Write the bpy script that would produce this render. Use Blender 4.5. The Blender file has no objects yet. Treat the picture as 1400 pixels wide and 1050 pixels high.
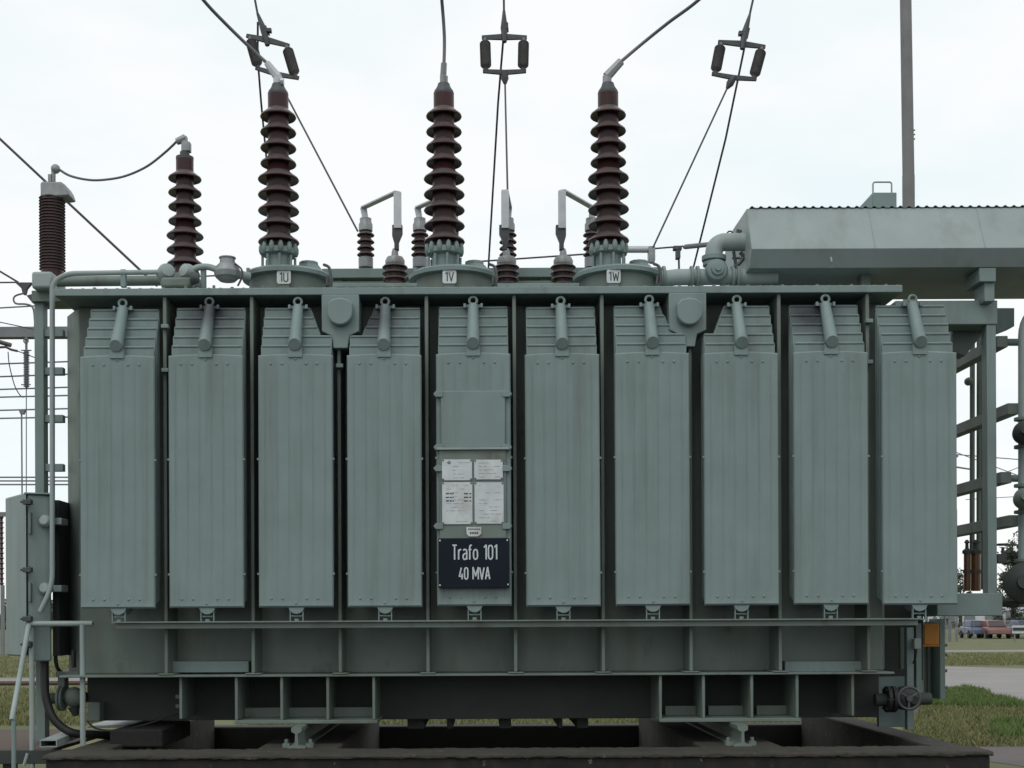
import bpy, math, random
from mathutils import Vector, Matrix
random.seed(7)
scene = bpy.context.scene
col = scene.collection

# ------------------------------------------------------------------ camera, sky, sun, exposure
F, CX, CY, EYE, ROLL = 1764.0, 660.0, 850.0, 1.5, 0.0045   # focal length and vanishing point in pixels of the 1400x1050 photo
cam = bpy.data.cameras.new('camera')
cam.sensor_fit = 'HORIZONTAL'; cam.sensor_width = 36.0
cam.lens = 36.0 * F / 1400.0
cam.shift_x = (700 - CX) / 1400.0
cam.shift_y = (CY - 525) / 1400.0
cam.clip_start = 0.1; cam.clip_end = 6000
camo = bpy.data.objects.new('camera', cam); col.objects.link(camo)
camo.matrix_world = Matrix.Translation((0, 0, EYE)) @ Matrix.Rotation(math.radians(90), 4, 'X') @ Matrix.Rotation(-ROLL, 4, 'Z')
scene.camera = camo

SUN_EL, SUN_AZ = math.radians(52), math.radians(205)       # high, behind the viewer's left shoulder, veiled by cloud
world = bpy.data.worlds.new('World'); scene.world = world; world.use_nodes = True
wn, wl = world.node_tree.nodes, world.node_tree.links
wn.clear()
w_out = wn.new('ShaderNodeOutputWorld'); w_bg = wn.new('ShaderNodeBackground'); w_bg.inputs['Strength'].default_value = 0.1
w_sky = wn.new('ShaderNodeTexSky'); w_sky.sky_type = 'NISHITA'; w_sky.sun_disc = False
w_sky.sun_elevation = SUN_EL; w_sky.sun_rotation = SUN_AZ
w_tc = wn.new('ShaderNodeTexCoord'); w_map = wn.new('ShaderNodeMapping'); w_map.inputs['Scale'].default_value = (1.6, 1.6, 4.0)
w_noise = wn.new('ShaderNodeTexNoise'); w_noise.inputs['Scale'].default_value = 2.2; w_noise.inputs['Detail'].default_value = 5; w_noise.inputs['Roughness'].default_value = 0.55
w_ramp = wn.new('ShaderNodeValToRGB')
w_ramp.color_ramp.elements[0].position = 0.34; w_ramp.color_ramp.elements[0].color = (0.86, 0.95, 0.968, 1)
w_ramp.color_ramp.elements[1].position = 0.56; w_ramp.color_ramp.elements[1].color = (0.985, 1.0, 1.0, 1)
w_mul = wn.new('ShaderNodeVectorMath'); w_mul.operation = 'SCALE'; w_mul.inputs['Scale'].default_value = 10.4
w_mix = wn.new('ShaderNodeMix'); w_mix.data_type = 'RGBA'; w_mix.inputs['Factor'].default_value = 0.93
wl.new(w_tc.outputs['Generated'], w_map.inputs['Vector']); wl.new(w_map.outputs['Vector'], w_noise.inputs['Vector'])
wl.new(w_noise.outputs['Fac'], w_ramp.inputs['Fac']); wl.new(w_ramp.outputs['Color'], w_mul.inputs[0])
wl.new(w_sky.outputs['Color'], w_mix.inputs['A']); wl.new(w_mul.outputs['Vector'], w_mix.inputs['B'])
wl.new(w_mix.outputs['Result'], w_bg.inputs['Color']); wl.new(w_bg.outputs['Background'], w_out.inputs['Surface'])

sun = bpy.data.lights.new('sun', 'SUN'); sun.energy = 0.7; sun.angle = math.radians(25); sun.color = (1.0, 0.98, 0.95)
suno = bpy.data.objects.new('sun', sun); col.objects.link(suno)
sd = Vector((math.sin(SUN_AZ) * math.cos(SUN_EL), math.cos(SUN_AZ) * math.cos(SUN_EL), math.sin(SUN_EL)))
suno.rotation_euler = sd.to_track_quat('Z', 'Y').to_euler(); suno.location = (0, 0, 40)
scene.view_settings.view_transform = 'Standard'; scene.view_settings.look = 'None'
scene.view_settings.exposure = 0.0; scene.view_settings.gamma = 1.0; scene.view_settings.use_curve_mapping = False

# ------------------------------------------------------------------ helpers
def P(px, py, d):
    u, v = px - CX, py - CY
    u, v = u - v * ROLL, v + u * ROLL
    return Vector((u / F * d, d, EYE - v / F * d))
def X_(px, d, py=600): return P(px, py, d).x
def Z_(py, d, px=660): return P(px, py, d).z
def L_(npx, d): return npx / F * d           # length of npx pixels at distance d

class MB:
    def __init__(s): s.v = []; s.f = []
    def add(s, vs, fs):
        b = len(s.v); s.v += [tuple(v) for v in vs]; s.f += [tuple(i + b for i in f) for f in fs]; return s
    def box(s, x0, x1, y0, y1, z0, z1):
        if x0 > x1: x0, x1 = x1, x0
        if y0 > y1: y0, y1 = y1, y0
        if z0 > z1: z0, z1 = z1, z0
        return s.add([(x0,y0,z0),(x1,y0,z0),(x1,y1,z0),(x0,y1,z0),(x0,y0,z1),(x1,y0,z1),(x1,y1,z1),(x0,y1,z1)],
                     [(0,3,2,1),(4,5,6,7),(0,1,5,4),(1,2,6,5),(2,3,7,6),(3,0,4,7)])
    def pbox(s, px0, px1, py0, py1, d0, d1):
        a, b = P(px0, py1, d0), P(px1, py0, d0)
        m = P((px0 + px1) / 2, (py0 + py1) / 2, d0)
        za, zb = Z_(py1, d0, (px0 + px1) / 2), Z_(py0, d0, (px0 + px1) / 2)
        xa, xb = X_(px0, d0, (py0 + py1) / 2), X_(px1, d0, (py0 + py1) / 2)
        return s.box(xa, xb, d0, d1, za, zb)
    def ring(s, c, u, w, r, n): return [c + u * (r * math.cos(2*math.pi*i/n)) + w * (r * math.sin(2*math.pi*i/n)) for i in range(n)]
    def frame(s, t):
        t = t.normalized(); a = Vector((0,0,1)) if abs(t.z) < 0.9 else Vector((1,0,0))
        u = t.cross(a).normalized(); return u, t.cross(u).normalized()
    def tube(s, pts, r, n=10, cap=True):
        pts = [Vector(p) for p in pts]; rs = r if isinstance(r, (list, tuple)) else [r] * len(pts)
        b = len(s.v); u = None
        for i, p in enumerate(pts):
            t = (pts[min(i+1, len(pts)-1)] - pts[max(i-1, 0)])
            if u is None: u, w = s.frame(t)
            else:
                t = t.normalized(); u = (u - t * u.dot(t)).normalized(); w = t.cross(u).normalized()
            s.v += [tuple(q) for q in s.ring(p, u, w, rs[i], n)]
        for i in range(len(pts) - 1):
            for k in range(n):
                a0 = b + i*n + k; a1 = b + i*n + (k+1) % n
                s.f.append((a0, a1, a1 + n, a0 + n))
        if cap:
            s.f.append(tuple(b + k for k in range(n))[::-1]); e = b + (len(pts)-1)*n; s.f.append(tuple(e + k for k in range(n)))
        return s
    def cyl(s, p0, p1, r0, r1=None, n=20): return s.tube([p0, p1], [r0, r0 if r1 is None else r1], n)
    def lathe(s, prof, c=(0,0,0), axis=(0,0,1), n=28):
        c = Vector(c); ax = Vector(axis).normalized(); u, w = s.frame(ax); b = len(s.v)
        for r, z in prof: s.v += [tuple(q) for q in s.ring(c + ax * z, u, w, max(r, 1e-4), n)]
        for i in range(len(prof) - 1):
            for k in range(n):
                a0 = b + i*n + k; a1 = b + i*n + (k+1) % n
                s.f.append((a0, a1, a1 + n, a0 + n))
        s.f.append(tuple(b + k for k in range(n))[::-1]); e = b + (len(prof)-1)*n; s.f.append(tuple(e + k for k in range(n)))
        return s
    def prism(s, poly, off):                  # poly: 3D points of a planar outline, off: extrusion vector
        n = len(poly); off = Vector(off); poly = [Vector(p) for p in poly]
        return s.add(poly + [p + off for p in poly], [tuple(range(n))[::-1], tuple(range(n, 2*n))] + [(i, (i+1) % n, (i+1) % n + n, i + n) for i in range(n)])
    def torus(s, c, axis, R, r, n=20, m=8, a0=0.0, a1=2*math.pi):
        u, w = s.frame(Vector(axis)); c = Vector(c); full = abs(a1 - a0 - 2*math.pi) < 1e-6
        k = n if full else n + 1
        pts = [c + u*(R*math.cos(a0+(a1-a0)*i/n)) + w*(R*math.sin(a0+(a1-a0)*i/n)) for i in range(k)]
        if not full: return s.tube(pts, r, m)
        ax = Vector(axis).normalized(); b = len(s.v)
        for p in pts:
            q = (p - c).normalized()
            s.v += [tuple(p + q*(r*math.cos(2*math.pi*j/m)) + ax*(r*math.sin(2*math.pi*j/m))) for j in range(m)]
        for i in range(n):
            for j in range(m):
                s.f.append((b+i*m+j, b+((i+1)%n)*m+j, b+((i+1)%n)*m+(j+1)%m, b+i*m+(j+1)%m))
        return s
    def ball(s, c, r, n=12, sx=1, sy=1, sz=1):
        c = Vector(c); m = n // 2; b = len(s.v)
        for i in range(m + 1):
            th = math.pi * i / m; rr = max(math.sin(th), 1e-3)
            for k in range(n):
                ph = 2*math.pi*k/n
                s.v.append((c.x + r*sx*rr*math.cos(ph), c.y + r*sy*rr*math.sin(ph), c.z + r*sz*math.cos(th)))
        for i in range(m):
            for k in range(n): s.f.append((b+i*n+k, b+(i+1)*n+k, b+(i+1)*n+(k+1)%n, b+i*n+(k+1)%n))
        return s
    def mesh(s, name, mat=None, smooth=38):
        me = bpy.data.meshes.new(name); me.from_pydata(s.v, [], s.f); me.update()
        import bmesh
        bm = bmesh.new(); bm.from_mesh(me); bmesh.ops.recalc_face_normals(bm, faces=bm.faces); bm.to_mesh(me); bm.free()
        if smooth:
            me.polygons.foreach_set('use_smooth', [True] * len(me.polygons)); me.set_sharp_from_angle(angle=math.radians(smooth))
        if mat: me.materials.append(mat)
        return me

WL = {}
def put(name, me, parent=None, loc=(0,0,0), label=None, local=False):
    o = bpy.data.objects.new(name, me); col.objects.link(o); o.location = loc
    base = Vector((0,0,0))
    if parent is not None:
        o.parent = parent; base = WL.get(parent.name, Vector((0,0,0)))
        if not local: o.matrix_parent_inverse = Matrix.Translation(-base)
    WL[o.name] = Vector(loc) + (base if local else Vector((0,0,0)))
    if label: o['label'] = label
    return o
def build(name, mb, mat, parent=None, label=None, bevel=0, smooth=38):
    o = put(name, mb.mesh(name, mat, smooth), parent, label=label)
    if bevel:
        m = o.modifiers.new('bevel', 'BEVEL'); m.width = bevel; m.segments = 2; m.limit_method = 'ANGLE'; m.angle_limit = math.radians(40)
    return o
def empty(name, loc, parent=None, local=False, label=None):
    return put(name, None, parent, loc, label, local)
def tag(o, label, cat, group=None):
    o['label'] = label; o['category'] = cat
    if group: o['group'] = group
    return o
def struct(o): o['kind'] = 'structure'; return o
def copy_tree(o, parent=None, loc=None):
    c = o.copy(); col.objects.link(c); c.parent = parent
    if loc is not None: c.location = loc
    for ch in list(o.children): copy_tree(ch, c)
    return c
def catenary(a, b, sag, n=16):
    a, b = Vector(a), Vector(b)
    return [a.lerp(b, i/n) + Vector((0,0,-4*sag*(i/n)*(1-i/n))) for i in range(n+1)]
def smooth_path(pts, n=6):
    pts = [Vector(p) for p in pts]; out = []
    for i in range(len(pts)-1):
        p0, p1, p2, p3 = pts[max(i-1,0)], pts[i], pts[i+1], pts[min(i+2,len(pts)-1)]
        for k in range(n):
            t = k/n
            out.append(0.5*((2*p1)+(p2-p0)*t+(2*p0-5*p1+4*p2-p3)*t*t+(3*p1-p0-3*p2+p3)*t**3))
    return out + [pts[-1]]
def fillet(pts, r, n=6):
    pts = [Vector(p) for p in pts]; out = [pts[0]]
    for i in range(1, len(pts)-1):
        a, b, c = pts[i-1], pts[i], pts[i+1]
        ra = min(r, (a-b).length*0.49, (c-b).length*0.49)
        p, q = b + (a-b).normalized()*ra, b + (c-b).normalized()*ra
        for k in range(n+1):
            t = k/n; out.append(p*(1-t)**2 + b*2*t*(1-t) + q*t*t)
    return out + [pts[-1]]

# ------------------------------------------------------------------ materials
def mat(name, c1, c2=None, rough=0.6, metal=0.0, scale=3.0, stretch=(1,1,1), dirt=None, dirt_amt=0.0, dirt_scale=2.0, dirt_stretch=(1,1,0.12),
        bump=0.0, bump_scale=60.0, spec=0.5, rough_var=0.0, dust=None, soot=None, rust=0.0, lichen=None):
    m = bpy.data.materials.new(name); m.use_nodes = True
    n, l = m.node_tree.nodes, m.node_tree.links; b = n['Principled BSDF']
    b.inputs['Roughness'].default_value = rough; b.inputs['Metallic'].default_value = metal
    b.inputs['Specular IOR Level'].default_value = spec
    geo = n.new('ShaderNodeNewGeometry')
    def noise(sc, st, det=5):
        mp = n.new('ShaderNodeMapping'); mp.inputs['Scale'].default_value = st
        t = n.new('ShaderNodeTexNoise'); t.inputs['Scale'].default_value = sc; t.inputs['Detail'].default_value = det; t.inputs['Roughness'].default_value = 0.6
        l.new(geo.outputs['Position'], mp.inputs['Vector']); l.new(mp.outputs['Vector'], t.inputs['Vector']); return t.outputs['Fac']
    def ramp(fac, a, b_, ca=(0,0,0,1), cb=(1,1,1,1)):
        r = n.new('ShaderNodeValToRGB'); r.color_ramp.elements[0].position = a; r.color_ramp.elements[1].position = b_
        r.color_ramp.elements[0].color = ca; r.color_ramp.elements[1].color = cb; l.new(fac, r.inputs['Fac']); return r.outputs['Color']
    c2 = c2 or tuple(x*0.85 for x in c1)
    out = ramp(noise(scale, stretch), 0.35, 0.68, (*c1, 1), (*c2, 1))
    if dirt:
        fac = ramp(noise(dirt_scale, dirt_stretch, 7), 0.5, 0.78)
        mul = n.new('ShaderNodeMath'); mul.operation = 'MULTIPLY'; mul.inputs[1].default_value = dirt_amt; l.new(fac, mul.inputs[0])
        mx = n.new('ShaderNodeMix'); mx.data_type = 'RGBA'; l.new(mul.outputs[0], mx.inputs['Factor']); l.new(out, mx.inputs['A']); mx.inputs['B'].default_value = (*dirt, 1)
        out = mx.outputs['Result']
    if lichen:
        lf = ramp(noise(16, (1,1,0.8), 8), 0.66, 0.70); mx = n.new('ShaderNodeMix'); mx.data_type = 'RGBA'; l.new(lf, mx.inputs['Factor']); l.new(out, mx.inputs['A']); mx.inputs['B'].default_value = (*lichen, 1); out = mx.outputs['Result']
    if rust:
        rr = ramp(noise(5.5, (1,1,0.55), 9), 0.60, 0.70); mu = n.new('ShaderNodeMath'); mu.operation = 'MULTIPLY'; mu.inputs[1].default_value = rust; l.new(rr, mu.inputs[0])
        mx = n.new('ShaderNodeMix'); mx.data_type = 'RGBA'; l.new(mu.outputs[0], mx.inputs['Factor']); l.new(out, mx.inputs['A']); mx.inputs['B'].default_value = (0.075,0.048,0.032,1); out = mx.outputs['Result']
    if dust:                                    # grime that has settled on the upward faces
        sx = n.new('ShaderNodeSeparateXYZ'); l.new(geo.outputs['True Normal'], sx.inputs[0])
        mr0 = n.new('ShaderNodeMapRange'); mr0.inputs['From Min'].default_value = 0.25; mr0.inputs['From Max'].default_value = 0.75; mr0.inputs['To Max'].default_value = 0.75; l.new(sx.outputs['Z'], mr0.inputs['Value'])
        mx = n.new('ShaderNodeMix'); mx.data_type = 'RGBA'; l.new(mr0.outputs['Result'], mx.inputs['Factor']); l.new(out, mx.inputs['A']); mx.inputs['B'].default_value = (*dust, 1); out = mx.outputs['Result']
    if soot:                                    # oily black smudge around a leaking joint
        ds = n.new('ShaderNodeVectorMath'); ds.operation = 'DISTANCE'; mp = n.new('ShaderNodeMapping'); mp.inputs['Scale'].default_value = (1, 0.6, 1.5)
        l.new(geo.outputs['Position'], mp.inputs['Vector']); l.new(mp.outputs['Vector'], ds.inputs[0]); ds.inputs[1].default_value = (soot[0], soot[1]*0.6, soot[2]*1.5)
        ad = n.new('ShaderNodeMath'); ad.operation = 'MULTIPLY_ADD'; l.new(noise(11, (1,1,1)), ad.inputs[0]); ad.inputs[1].default_value = 0.12; l.new(ds.outputs['Value'], ad.inputs[2])
        mr1 = n.new('ShaderNodeMapRange'); mr1.inputs['From Min'].default_value = 0.12; mr1.inputs['From Max'].default_value = 0.36; mr1.inputs['To Min'].default_value = 0.92; mr1.inputs['To Max'].default_value = 0.0; l.new(ad.outputs[0], mr1.inputs['Value'])
        mx = n.new('ShaderNodeMix'); mx.data_type = 'RGBA'; l.new(mr1.outputs['Result'], mx.inputs['Factor']); l.new(out, mx.inputs['A']); mx.inputs['B'].default_value = (0.035, 0.035, 0.045, 1); out = mx.outputs['Result']
    l.new(out, b.inputs['Base Color'])
    if rough_var:
        mr = n.new('ShaderNodeMapRange'); mr.inputs['To Min'].default_value = rough - rough_var; mr.inputs['To Max'].default_value = rough + rough_var
        l.new(noise(7, (1,1,0.4)), mr.inputs['Value']); l.new(mr.outputs['Result'], b.inputs['Roughness'])
    if bump:
        bp = n.new('ShaderNodeBump'); bp.inputs['Strength'].default_value = bump; bp.inputs['Distance'].default_value = 0.01
        l.new(noise(bump_scale, (1,1,1)), bp.inputs['Height']); l.new(bp.outputs['Normal'], b.inputs['Normal'])
    return m
M = {}
M['paint'] = mat('grey_green_paint', (0.184,0.248,0.236), (0.160,0.217,0.206), 0.55, dirt=(0.10,0.118,0.100), dirt_amt=0.7, dirt_scale=5, dirt_stretch=(1,1,0.07), bump=0.06, bump_scale=40, rough_var=0.08)
M['tank'] = mat('weathered_grey_green_paint', (0.150,0.188,0.166), (0.126,0.157,0.138), 0.6, dirt=(0.075,0.072,0.054), rust=0.5, dirt_amt=0.7, dirt_scale=3, dirt_stretch=(1,1,0.15), bump=0.08, bump_scale=30, rough_var=0.08)
M['paint_light'] = mat('pale_grey_paint', (0.285,0.340,0.330), (0.252,0.304,0.296), 0.55, dirt=(0.16,0.172,0.145), dirt_amt=0.6, dirt_scale=4.5, dirt_stretch=(1,1,0.25), bump=0.05, bump_scale=30, rough_var=0.08)
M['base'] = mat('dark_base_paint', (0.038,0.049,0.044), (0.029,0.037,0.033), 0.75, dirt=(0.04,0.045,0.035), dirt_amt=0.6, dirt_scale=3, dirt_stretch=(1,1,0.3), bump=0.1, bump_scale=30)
M['porcelain'] = mat('brown_porcelain', (0.056,0.020,0.020), (0.038,0.015,0.015), 0.33, scale=8, spec=0.26, dust=(0.115,0.105,0.105))
M['porcelain_dark'] = mat('dark_grey_brown_composite', (0.17,0.155,0.157), (0.14,0.13,0.13), 0.5, scale=8)
M['galv'] = mat('galvanised_steel', (0.30,0.315,0.32), (0.23,0.245,0.25), 0.5, 0.35, scale=12, dirt=(0.13,0.12,0.10), dirt_amt=0.5, dirt_scale=8, dirt_stretch=(1,1,0.5))
M['steel_dark'] = mat('dark_fittings', (0.075,0.080,0.082), (0.05,0.055,0.056), 0.55, 0.3, scale=10)
M['alu'] = mat('aluminium_bar', (0.50,0.52,0.53), (0.42,0.44,0.45), 0.42, 0.35, scale=14)
M['wire'] = mat('conductor_wire', (0.045,0.045,0.05), (0.065,0.065,0.068), 0.6, 0.2, scale=60)
M['wire_grey'] = mat('stranded_aluminium_conductor', (0.16,0.165,0.17), (0.11,0.115,0.12), 0.55, 0.3, scale=80)
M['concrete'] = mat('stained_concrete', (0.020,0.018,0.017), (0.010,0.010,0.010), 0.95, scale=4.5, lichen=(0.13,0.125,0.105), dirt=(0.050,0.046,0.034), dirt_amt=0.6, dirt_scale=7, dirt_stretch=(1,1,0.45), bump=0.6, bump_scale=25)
M['concrete_top'] = mat('mossy_concrete_edge', (0.050,0.044,0.036), (0.028,0.026,0.022), 0.95, scale=6, lichen=(0.15,0.145,0.12), dirt=(0.036,0.040,0.018), dirt_amt=0.6, dirt_scale=6, dirt_stretch=(1,1,1), bump=0.6, bump_scale=35)
M['pit'] = mat('oily_pit_floor', (0.025,0.024,0.022), (0.015,0.015,0.014), 0.8, bump=0.3, bump_scale=12)
M['rust'] = mat('rusted_plate', (0.105,0.066,0.046), (0.062,0.045,0.036), 0.85, scale=2.5, dirt=(0.13,0.11,0.09), dirt_amt=0.5, dirt_scale=5, dirt_stretch=(1,1,1), bump=0.3, bump_scale=30)
M['plate'] = mat('weathered_white_plate', (0.56,0.60,0.60), (0.47,0.51,0.52), 0.4, scale=9, dirt=(0.30,0.24,0.16), dirt_amt=0.5, dirt_scale=9, dirt_stretch=(1,1,0.6))
M['plate_text'] = mat('faded_print', (0.33,0.36,0.37), (0.26,0.29,0.30), 0.5)
M['ink'] = mat('black_print', (0.03,0.032,0.035), None, 0.5)
M['sign'] = mat('navy_black_enamel', (0.008,0.012,0.022), (0.006,0.010,0.017), 0.55, bump=0.02, spec=0.15)
M['letter'] = mat('engraved_white_letters', (0.55,0.60,0.61), (0.47,0.52,0.53), 0.5, scale=30)
M['orange'] = mat('orange_paint', (0.58,0.235,0.012), (0.50,0.19,0.012), 0.5, dirt=(0.22,0.10,0.02), dirt_amt=0.6, dirt_scale=9)
M['amber'] = mat('amber_gel', (0.13,0.052,0.014), (0.075,0.030,0.010), 0.3, scale=30)
M['rubber'] = mat('black_cable', (0.012,0.013,0.013), (0.02,0.02,0.02), 0.55)
M['mast'] = mat('weathered_mast', (0.190,0.194,0.192), (0.15,0.154,0.152), 0.7, scale=3, dirt=(0.12,0.12,0.12), dirt_amt=0.5, dirt_scale=4)
M['grass'] = mat('grass_ground', (0.080,0.096,0.034), (0.145,0.138,0.060), 0.95, scale=0.7, dirt=(0.050,0.072,0.018), dirt_amt=0.8, dirt_scale=0.35, dirt_stretch=(1,1,1), bump=0.6, bump_scale=20)
M['blade_dry'] = mat('dry_grass', (0.19,0.182,0.080), (0.125,0.145,0.055), 0.9, scale=2.0)
M['blade'] = mat('fresh_grass', (0.078,0.135,0.028), (0.115,0.160,0.046), 0.85, scale=2.0)
M['asphalt'] = mat('pale_asphalt', (0.25,0.235,0.225), (0.205,0.195,0.185), 0.9, scale=0.6, dirt=(0.15,0.14,0.13), dirt_amt=0.7, dirt_scale=0.5, dirt_stretch=(0.3,1,1), bump=0.3, bump_scale=30)
M['pave'] = mat('dark_paving', (0.115,0.095,0.092), (0.085,0.075,0.075), 0.9, scale=1.5, bump=0.3, bump_scale=30)
M['added_dark_ground'] = mat('bounce_cutting_asphalt', (0.050,0.050,0.050), (0.040,0.040,0.040), 0.9, scale=1.5)  # dark tone of the added sheet that cuts ground bounce
M['leaf'] = mat('dark_foliage', (0.040,0.055,0.035), (0.060,0.075,0.045), 0.8, scale=3)
M['bark'] = mat('bark', (0.06,0.05,0.04), (0.04,0.035,0.03), 0.9, scale=6)
M['far_wall'] = mat('pale_hall_cladding', (0.55,0.57,0.60), (0.50,0.52,0.55), 0.7, scale=0.1)
M['far_grey'] = mat('distant_steel', (0.20,0.21,0.22), (0.16,0.17,0.18), 0.7, 0.2)
M['car_blue'] = mat('blue_car_paint', (0.07,0.09,0.17), (0.06,0.08,0.15), 0.3)
M['car_red'] = mat('red_car_paint', (0.20,0.085,0.075), (0.18,0.075,0.065), 0.3)
M['car_silver'] = mat('silver_car_paint', (0.40,0.41,0.42), (0.36,0.37,0.38), 0.3, 0.4)
M['glass'] = mat('dark_glass', (0.03,0.035,0.04), None, 0.1)
M['tyre'] = mat('tyre_rubber', (0.015,0.015,0.015), None, 0.8)
# ------------------------------------------------------------------ ground, road, paths
def gp(px, py): # point of the ground seen at a pixel
    u, v = px - CX, py - CY
    u, v = u - v*ROLL, v + u*ROLL
    d = EYE * F / v; return Vector((u/F*d, d, 0))
def sheet(name, pts, z, m):
    me = bpy.data.meshes.new(name); me.from_pydata([(p[0], p[1], z) for p in pts], [], [tuple(range(len(pts)))]); me.update(); me.materials.append(m)
    if me.polygons[0].normal.z < 0: me.flip_normals()
    return struct(put(name, me))
sheet('ground', [(-3000,-60),(3000,-60),(3000,4000),(-3000,4000)], 0.0, M['grass'])
sheet('added_dark_ground', [(-40,-50),(40,-50),(40,8.2),(-40,8.2)], 0.004, M['added_dark_ground'])  # added out of view, dark so less light bounces up onto the transformer
rd = [gp(1200,916), gp(1286,911), gp(1400,914), gp(1700,917), gp(1700,1010), gp(1500,998), gp(1432,990), gp(1406,978), gp(1395,966), gp(1376,955), gp(1350,945), gp(1310,939), gp(1200,941)]
sheet('road', rd, 0.004, M['asphalt'])
sheet('path', [gp(1200,889.5), gp(1700,887), gp(1700,889.3), gp(1200,892)], 0.004, M['asphalt'])
sheet('pavement', [gp(1340,1021), gp(1500,1012), gp(1700,1012), gp(1700,1062), gp(1500,1062), gp(1340,1040)], 0.004, M['pave'])
sheet('path', [gp(-300,929), gp(120,927), gp(120,934), gp(-300,936)], 0.004, M['asphalt'])
tr = MB(); a, b = gp(-300,938.5), gp(130,936.5); tr.tube([a + Vector((0,0,0.05)), b + Vector((0,0,0.05))], 0.06, 6)
tag(build('track_rail', tr, M['rust']), 'rusty rail crossing the grass behind the control cabinet', 'rail')

def tufts(name, quads, n, m, h0, h1, label, cat):
    mb = MB()
    for i in range(n):
        q = random.choice(quads); px = random.uniform(q[0], q[1]); py = random.uniform(q[2], q[3])
        if len(q) > 4 and not q[4](px, py): continue
        p = gp(px, py)
        for k in range(4):
            a = random.uniform(0, 6.28); h = random.uniform(h0, h1); w = random.uniform(0.006, 0.012)
            o = p + Vector((random.gauss(0,0.05), random.gauss(0,0.05), 0)); dx = Vector((math.cos(a)*w, math.sin(a)*w, 0))
            lean = Vector((random.gauss(0,0.4)*h, random.gauss(0,0.4)*h, h))
            mb.add([o-dx, o+dx, o+lean*0.6+dx*0.7, o+lean, o+lean*0.6-dx*0.7], [(0,1,2,4),(4,2,3)])
    o = build(name, mb, m, smooth=0); o['kind'] = 'stuff'; tag(o, label, cat); return o
edge = lambda px, py: py > 940 + max(0, (px-1310))**1.25*0.095 and not (px > 1290 and py > 1021)
lush = lambda px, py: edge(px, py) and (abs(py - (950 + 8*math.sin(px*0.05))) < 9 or abs(py - 962 - 0.02*(px-1300)) < 6 or (px > 1360 and abs(py-1000) < 12 and random.random() < 0.4))
tufts('dry_grass', [(1240,1420,941,1026,edge)]*3 + [(1286,1420,893,910)], 7500, M['blade_dry'], 0.03, 0.09, 'short dry yellowish grass beside the road at right', 'grass')
tufts('lush_grass', [(1255,1400,941,1015,lush)], 9000, M['blade'], 0.06, 0.16, 'taller fresh green grass clump at the road bend', 'grass')
tufts('meadow_grass', [(-20,130,896,926),(-20,130,941,992),(330,1200,980,994)], 6500, M['blade_dry'], 0.03, 0.10, 'short dull grass behind the control cabinet at left', 'grass')

# ------------------------------------------------------------------ foundation pit
fd = empty('foundation', (0.2, 10.4, 0)); tag(fd, 'dark stained concrete foundation pit under the transformer', 'foundation')
XL, XR = -2.86, 3.31
build('front_wall', MB().box(XL, XR, 8.42, 8.80, -0.6, 0.612), M['concrete'], fd, bevel=0.015)
rc_ = random.Random(11); cop = MB(); NS = 220; ring_ = [(8.402,0.612),(8.398,0.622),(8.404,0.634),(8.425,0.640),(8.50,0.641),(8.70,0.640),(8.80,0.639),(8.815,0.630),(8.815,0.612)]
for i in range(NS+1):
    x = XL-0.012 + (XR-XL+0.024)*i/NS; chip = max(0, rc_.gauss(0,1)-1.6)*0.012
    for j, (y, z) in enumerate(ring_): cop.v.append((x, y+rc_.gauss(0,0.0025)+(chip if j in (1,2,3) else 0), z+rc_.gauss(0,0.0018)-(chip*0.8 if j in (2,3) else 0)))
nr = len(ring_)
for i in range(NS):
    for j in range(nr): cop.f.append((i*nr+j, (i+1)*nr+j, (i+1)*nr+(j+1)%nr, i*nr+(j+1)%nr))
cop.f += [tuple(range(nr)), tuple(NS*nr+j for j in range(nr))[::-1]]
build('coping', cop, M['concrete_top'], fd, smooth=60)
build('side_wall', MB().box(XL, XL+0.26, 8.80, 12.5, -0.6, 0.63), M['concrete_top'], fd, bevel=0.012)
build('side_wall', MB().box(XR-0.23, XR, 8.80, 12.5, -0.6, 0.63), M['concrete_top'], fd, bevel=0.012)
build('back_wall', MB().box(XL, XR, 12.5, 12.75, -0.6, 0.49), M['pit'], fd, bevel=0.012)
build('pit_floor', MB().box(XL+0.26, XR-0.23, 8.80, 12.5, -0.8, -0.5), M['pit'], fd)
RAILX = [-1.285, 1.785]
for x in RAILX:
    build('rail_plinth', MB().box(x-0.28, x+0.28, 8.812, 12.5, -0.5, 0.632), M['concrete_top'], fd, bevel=0.012)
build('step_block', MB().pbox(150, 222, 998, 1022, 9.3, 10.2), M['concrete'], fd, bevel=0.012)
for i, x in enumerate(RAILX):
    r = empty('steel_rail', (x, 8.9, 0.632)); mb = MB()
    pr = [(-.062,.634),(.062,.634),(.062,.646),(.012,.658),(.009,.735),(.034,.748),(.036,.775),(.028,.781),(-.028,.781),(-.036,.775),(-.034,.748),(-.009,.735),(-.012,.658),(-.062,.646)]
    mb.prism([(x+a, 8.87, z) for a, z in pr], (0, 3.55, 0)); build('rail_bar', mb, M['tank'], r)
    for s in (-1, 1):
        c = MB().box(x+s*0.055, x+s*0.105, 8.93, 9.0, 0.633, 0.662); c.cyl((x+s*0.082, 8.965, 0.66), (x+s*0.082, 8.965, 0.69), 0.014, n=8)
        build('rail_clamp', c, M['tank'], r)
    tag(r, ['painted steel rail under the left skid of the transformer', 'painted steel rail under the right skid of the transformer'][i], 'rail', 'rails under the transformer')

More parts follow.
